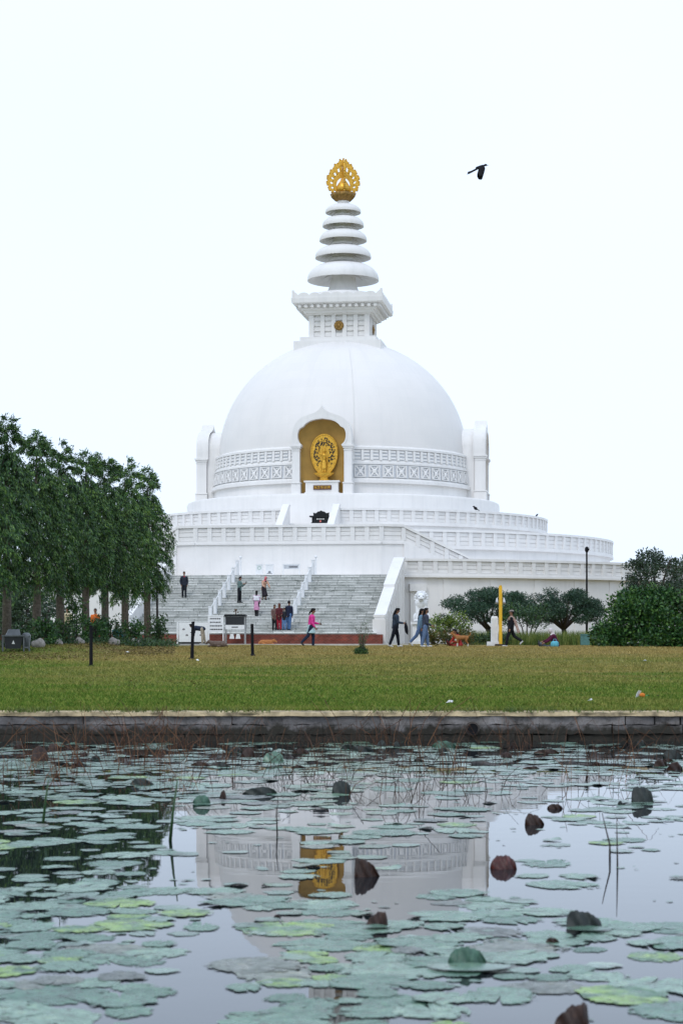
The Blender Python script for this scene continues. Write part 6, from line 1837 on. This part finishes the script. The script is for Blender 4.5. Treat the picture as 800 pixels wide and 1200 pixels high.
for i, (x, D, rad) in enumerate(placed):
    c = r_.random(); u = 400 + x * FPX / D; v = HOR + CAM_Z * FPX / D
    yl = .07 + (.5 if (abs(u - 150) < 70 and abs(v - 1075) < 18) else 0) + (.35 if abs(u - 330) < 70 and abs(v - 1135) < 35 else 0) + (.5 if abs(u - 285) < 45 and abs(v - 958) < 10 else 0)
    kd = 'pad_yellow' if c < yl else 'pad_grey' if c < yl + .10 else 'pad'
    me = r_.choice(kinds[kd]); rz = r_.uniform(0, 6.28); z = .002 + r_.random() * .006
    if i < 295:
        o = link('lily_pad', me); o.location = (x, D, z); o.rotation_euler = (0, 0, rz); o.scale = (rad, rad * r_.uniform(.8, 1.0), .22)
        tag(o, labels[kd], cats, {'pad': 'lily pads floating on the pond', 'pad_yellow': 'algae-coated lily pads', 'pad_grey': 'faded lily pads'}[kd])
    else:
        Mx = Matrix.Translation((x, D, z)) @ Matrix.Rotation(rz, 4, 'Z') @ Matrix.Diagonal((rad, rad * .92, .25, 1))
        rest.add([Mx @ q_.co for q_ in me.vertices], [tuple(p_.vertices) for p_ in me.polygons])
far_pads = rest.build('lily_pads', M['pad_far'], smooth=True, recalc=False); tag(far_pads, kind='stuff')
# scraps of duckweed and decayed pad between the leaves
sp = MB()
for k in range(900):
    D = math.sqrt(r_.uniform(8.4 ** 2, 33.5 ** 2)); x = r_.uniform(-.2, .2) * D; u = 400 + x * FPX / D; v = HOR + CAM_Z * FPX / D
    if r_.random() > .25 + dens(u, v): continue
    n = r_.randint(1, 5)
    for j in range(n):
        a = r_.uniform(.008, .05); cx, cy = x + r_.gauss(0, .12), D + r_.gauss(0, .12); m_ = 7; ph = r_.uniform(0, 6)
        sp.add([(cx + a * (1 + .3 * math.sin(3 * t + ph)) * math.cos(t), cy + a * (1 + .3 * math.cos(2 * t + ph)) * math.sin(t), .003 + .004 * r_.random()) for t in [6.283 * i / m_ for i in range(m_)]], [tuple(range(m_))])
o = sp.build('duckweed', M['pad_far'], recalc=False); tag(o, kind='stuff')

# leaves that have folded up and stand out of the water
def folded_leaf(u, v, w, h, mat, label, lean=0.45, skew=0.0, flat=None, rz=0.0, rounder=1.0):
    w *= .95; h *= .70
    """w, h in metres of the raised part; skew: where the highest point lies (-1 left edge .. 1 right edge)"""
    p = water_pt(u, v); e = empty('folded_lily_leaf', p, rz); tag(e, label, 'leaf', None)
    q = MB(); n = 22; th = .006; V0 = []
    rr = random.Random(int(u * 7 + v)); p1_, p2_, p3_ = rr.uniform(0, 6), rr.uniform(0, 6), rr.uniform(0, 6)
    rows_ = 7; ap = max(-.92, min(.92, skew * 2.4)) if skew else rr.uniform(-.35, .35); pw = .62 / rounder
    for j in range(rows_ + 1):
        f = j / rows_
        for i in range(n + 1):
            t = -1 + 2 * i / n
            d_ = (ap - t) / (1 + ap) if t < ap else (t - ap) / (1 - ap)
            edge = max(0.0, 1 - d_ ** 2.1) ** (pw * .95) * (1 + .03 * math.sin(9 * t + p1_) + .03 * math.sin(21 * t + p2_))
            x_ = t * w / 2 * (1 - .06 * f) + skew * .3 * h * f; z_ = -.02 + (h + .02) * f * edge
            y_ = lean * h * f ** 1.5 * edge + .26 * w * abs(t - ap * .4) ** 1.5 * (1 - .5 * f) + .012 * math.sin(7 * t + 4 * f + p3_)
            V0.append(Vector((x_, y_, z_)))
    N = len(V0); vs = [tuple(a) for a in V0] + [(a.x, a.y + th, a.z) for a in V0]; fs = []
    W_ = n + 1
    for j in range(rows_):
        for i in range(n):
            a = j * W_ + i; fs += [(a, a + 1, a + W_ + 1, a + W_), (N + a, N + a + W_, N + a + W_ + 1, N + a + 1)]
    for i in range(n): a = rows_ * W_ + i; fs.append((a, a + 1, N + a + 1, N + a))
    q.add(vs, fs); q.build('raised_half', M[mat], e, smooth=True)
    if flat:
        q = MB(); pts = [(flat * math.cos(t) * 1.0, -.03 + flat * .8 * math.sin(t), .022) for t in [math.pi + math.pi * i / 20 for i in range(21)]]
        q.add([(0, 0, .03)] + pts, [(0, i + 1, i + 2) for i in range(20)]); q.build('floating_half', M['pad_far'], e, smooth=True)
    return e
folded_leaf(432, 1028, .225, .205, 'dead_leaf', 'dark brown fin-shaped dead leaf standing left of the niche reflection edge', skew=-.35, lean=.3)
folded_leaf(440, 1088, .17, .145, 'dead_leaf', 'brown upright dead leaf below the larger brown fin at centre', skew=.25, flat=.09)
folded_leaf(590, 1019, .25, .15, 'dead_red', 'glossy reddish-brown oval leaf lying on the water at right of centre', rounder=1.4, lean=.8)
folded_leaf(687, 1090, .27, .165, 'pad_dark', 'dark grey-green folded leaf standing up at lower right', skew=-.25, flat=.16, rounder=1.5)
folded_leaf(548, 1134, .26, .155, 'pad_leaf', 'green leaf folded up along one side at lower centre right', skew=-.05, flat=.24, rounder=1.3)
folded_leaf(668, 1203, .19, .145, 'dead_leaf', 'pointed brown dead leaf at the bottom edge of the pond view', skew=.35)
folded_leaf(753, 941, .29, .255, 'pad_dark', 'rounded blackish leaf standing up at the right side of the pond', rounder=1.9)
folded_leaf(400, 930, .26, .215, 'pad_dark', 'rounded blackish leaf standing in the middle of the pond', rounder=1.9)
folded_leaf(304, 931, .50, .125, 'pad_dark', 'wide low dark leaf arched over the water left of centre', rounder=.9)
folded_leaf(236, 944, .23, .16, 'pad_leaf', 'dark green cupped leaf near the left green blade', rounder=1.5, flat=.14)
folded_leaf(261, 936, .09, .135, 'dead_leaf', 'small brown upright leaf beside the dark green cupped leaf')
folded_leaf(627, 967, .23, .155, 'dead_leaf', 'brown folded leaf in open water right of centre', skew=-.2)
folded_leaf(650, 948, .20, .075, 'dead_leaf', 'flat dark brown leaf near the taller brown folded leaf', rounder=1.5)
folded_leaf(726, 944, .07, .075, 'pad_dark', 'tiny dark curled leaf left of the blackish rounded one')
folded_leaf(166, 921, .36, .13, 'pad_dark', 'dark grey folded leaf among the pads at left')
folded_leaf(46, 893, .30, .33, 'dead_leaf', 'tall brown dead leaf near the wall at far left', rounder=1.4)
folded_leaf(320, 893, .36, .22, 'pad_far', 'pale green upturned leaf near the wall left of centre', rounder=1.5)
folded_leaf(290, 887, .26, .2, 'dead_leaf', 'brown upturned leaf left of the pale green upturned one')
folded_leaf(352, 884, .34, .13, 'dead_leaf', 'low brown leaf right of the pale green upturned one')
folded_leaf(424, 880, .5, .12, 'pad_dark', 'wide dark leaf by the wall below the steps')
folded_leaf(640, 884, .5, .12, 'dead_leaf', 'wide brown dead leaf by the wall at right')
folded_leaf(788, 889, .36, .2, 'pad_dark', 'dark tilted leaf near the right edge by the wall')
folded_leaf(520, 876, .5, .16, 'pad_leaf', 'green upturned leaf by the wall right of centre')
folded_leaf(648, 1106, .11, .05, 'dead_leaf', 'dark brown shrivelled leaf at the edge of a pad at lower right')
folded_leaf(325, 1076, .07, .03, 'dead_leaf', 'very small brown scrap of leaf on the water')
for k in range(26):
    u = r_.uniform(0, 800); v = r_.uniform(872, 905)
    e = folded_leaf(u, v, r_.uniform(.15, .4), r_.uniform(.06, .16), r_.choice(['dead_leaf', 'dead_leaf', 'pad_dark']), 'dead brown leaf curled up in the reeds by the wall', lean=r_.uniform(0, .8), rz=r_.uniform(-.6, .6)); e['group'] = 'dead leaves in the reeds'

# ------------------------------------------------------------------ reeds and stalks
def reed_mesh(seed, n, hmin, hmax, lean, spread):
    r = random.Random(seed); q = MB()
    for k in range(n):
        bx, by = r.uniform(-spread, spread), r.uniform(-.5, .5); h = r.uniform(hmin, hmax); a = r.uniform(0, 6.28); l = abs(r.gauss(0, lean)) * h
        pts = [(bx, by, -.05), (bx + l * .35 * math.cos(a), by + l * .35 * math.sin(a), h * .55), (bx + l * math.cos(a), by + l * math.sin(a), h)]
        if r.random() < .35:
            a2 = a + r.uniform(-1, 1); L = r.uniform(.1, .35); pts.append((pts[-1][0] + L * math.cos(a2), pts[-1][1] + L * math.sin(a2), max(.02, h - r.uniform(.05, .3))))
        t = r.uniform(.003, .0055); q.tube(pts, [t, t * .9, t * .7, t * .5][:len(pts)], 4)
    me = q.mesh('reed_clump'); me.materials.append(M['reed' if seed % 2 else 'reed_dark']); return me
rv = [reed_mesh(100 + k, 13, .14, .6, .85, .6) for k in range(8)]
for k in range(64):
    u = r_.uniform(-10, 810); D = r_.uniform(25.5, 33.4) if k < 50 else r_.uniform(22, 26)
    if 600 < u < 680: D = max(D, 28)
    o = link('reed_clump', rv[(k % 4) * 2 + (1 if u < 250 or k % 5 == 0 else 0)]); o.location = ((u - 400) * D / FPX, D, 0); o.rotation_euler = (0, 0, r_.uniform(0, 6.28)); s = r_.uniform(.7, 1.15); o.scale = (s, s, s * (1.25 if k % 5 == 0 else .9))
    tag(o, 'clump of thin dry broken reed stalks standing in the shallows by the wall', 'reeds', 'dry reed clumps along the pond wall')
def stalk(pts, r, mat, label, name='reed_stalk'):
    b = Vector(pts[0]); q = MB(); k = len(pts); q.tube([Vector(p) - b for p in pts], [r * (1 - .7 * i / (k - 1)) for i in range(k)], 6)
    o = q.build(name, M[mat], smooth=True); o.location = b; tag(o, label, 'reeds')
def up(u0, v0, u1, v1):     # point above the water at the distance of (u0, v0)
    D = CAM_Z * FPX / (v0 - HOR); return px(u1, v1, D)
stalk([water_pt(714, 1006) + Vector((0, 0, -.05)), up(714, 1006, 714, 990), up(714, 1006, 709, 970), up(714, 1006, 705, 953)], .010, 'bark_dark', 'dark bent reed stalk at right, left of a straight one')
stalk([water_pt(723, 1016) + Vector((0, 0, -.05)), up(723, 1016, 722.5, 985), up(723, 1016, 722, 958)], .008, 'bark_dark', 'dark straight reed stalk at right, beside a bent one')
stalk([water_pt(199, 985) + Vector((0, 0, -.05)), up(199, 985, 203, 950), up(199, 985, 208, 914)], .017, 'shrub_leaf', 'tall green reed blade standing alone at left of the pond')
stalk([water_pt(50, 966) + Vector((0, 0, -.05)), up(50, 966, 54, 935), up(50, 966, 57, 915)], .016, 'shrub_leaf', 'green reed blade among the pads at far left')
stalk([water_pt(325, 978) + Vector((0, 0, -.05)), up(325, 978, 324, 955), up(325, 978, 326, 935)], .008, 'bark_dark', 'thin dark stalk left of the niche reflection')
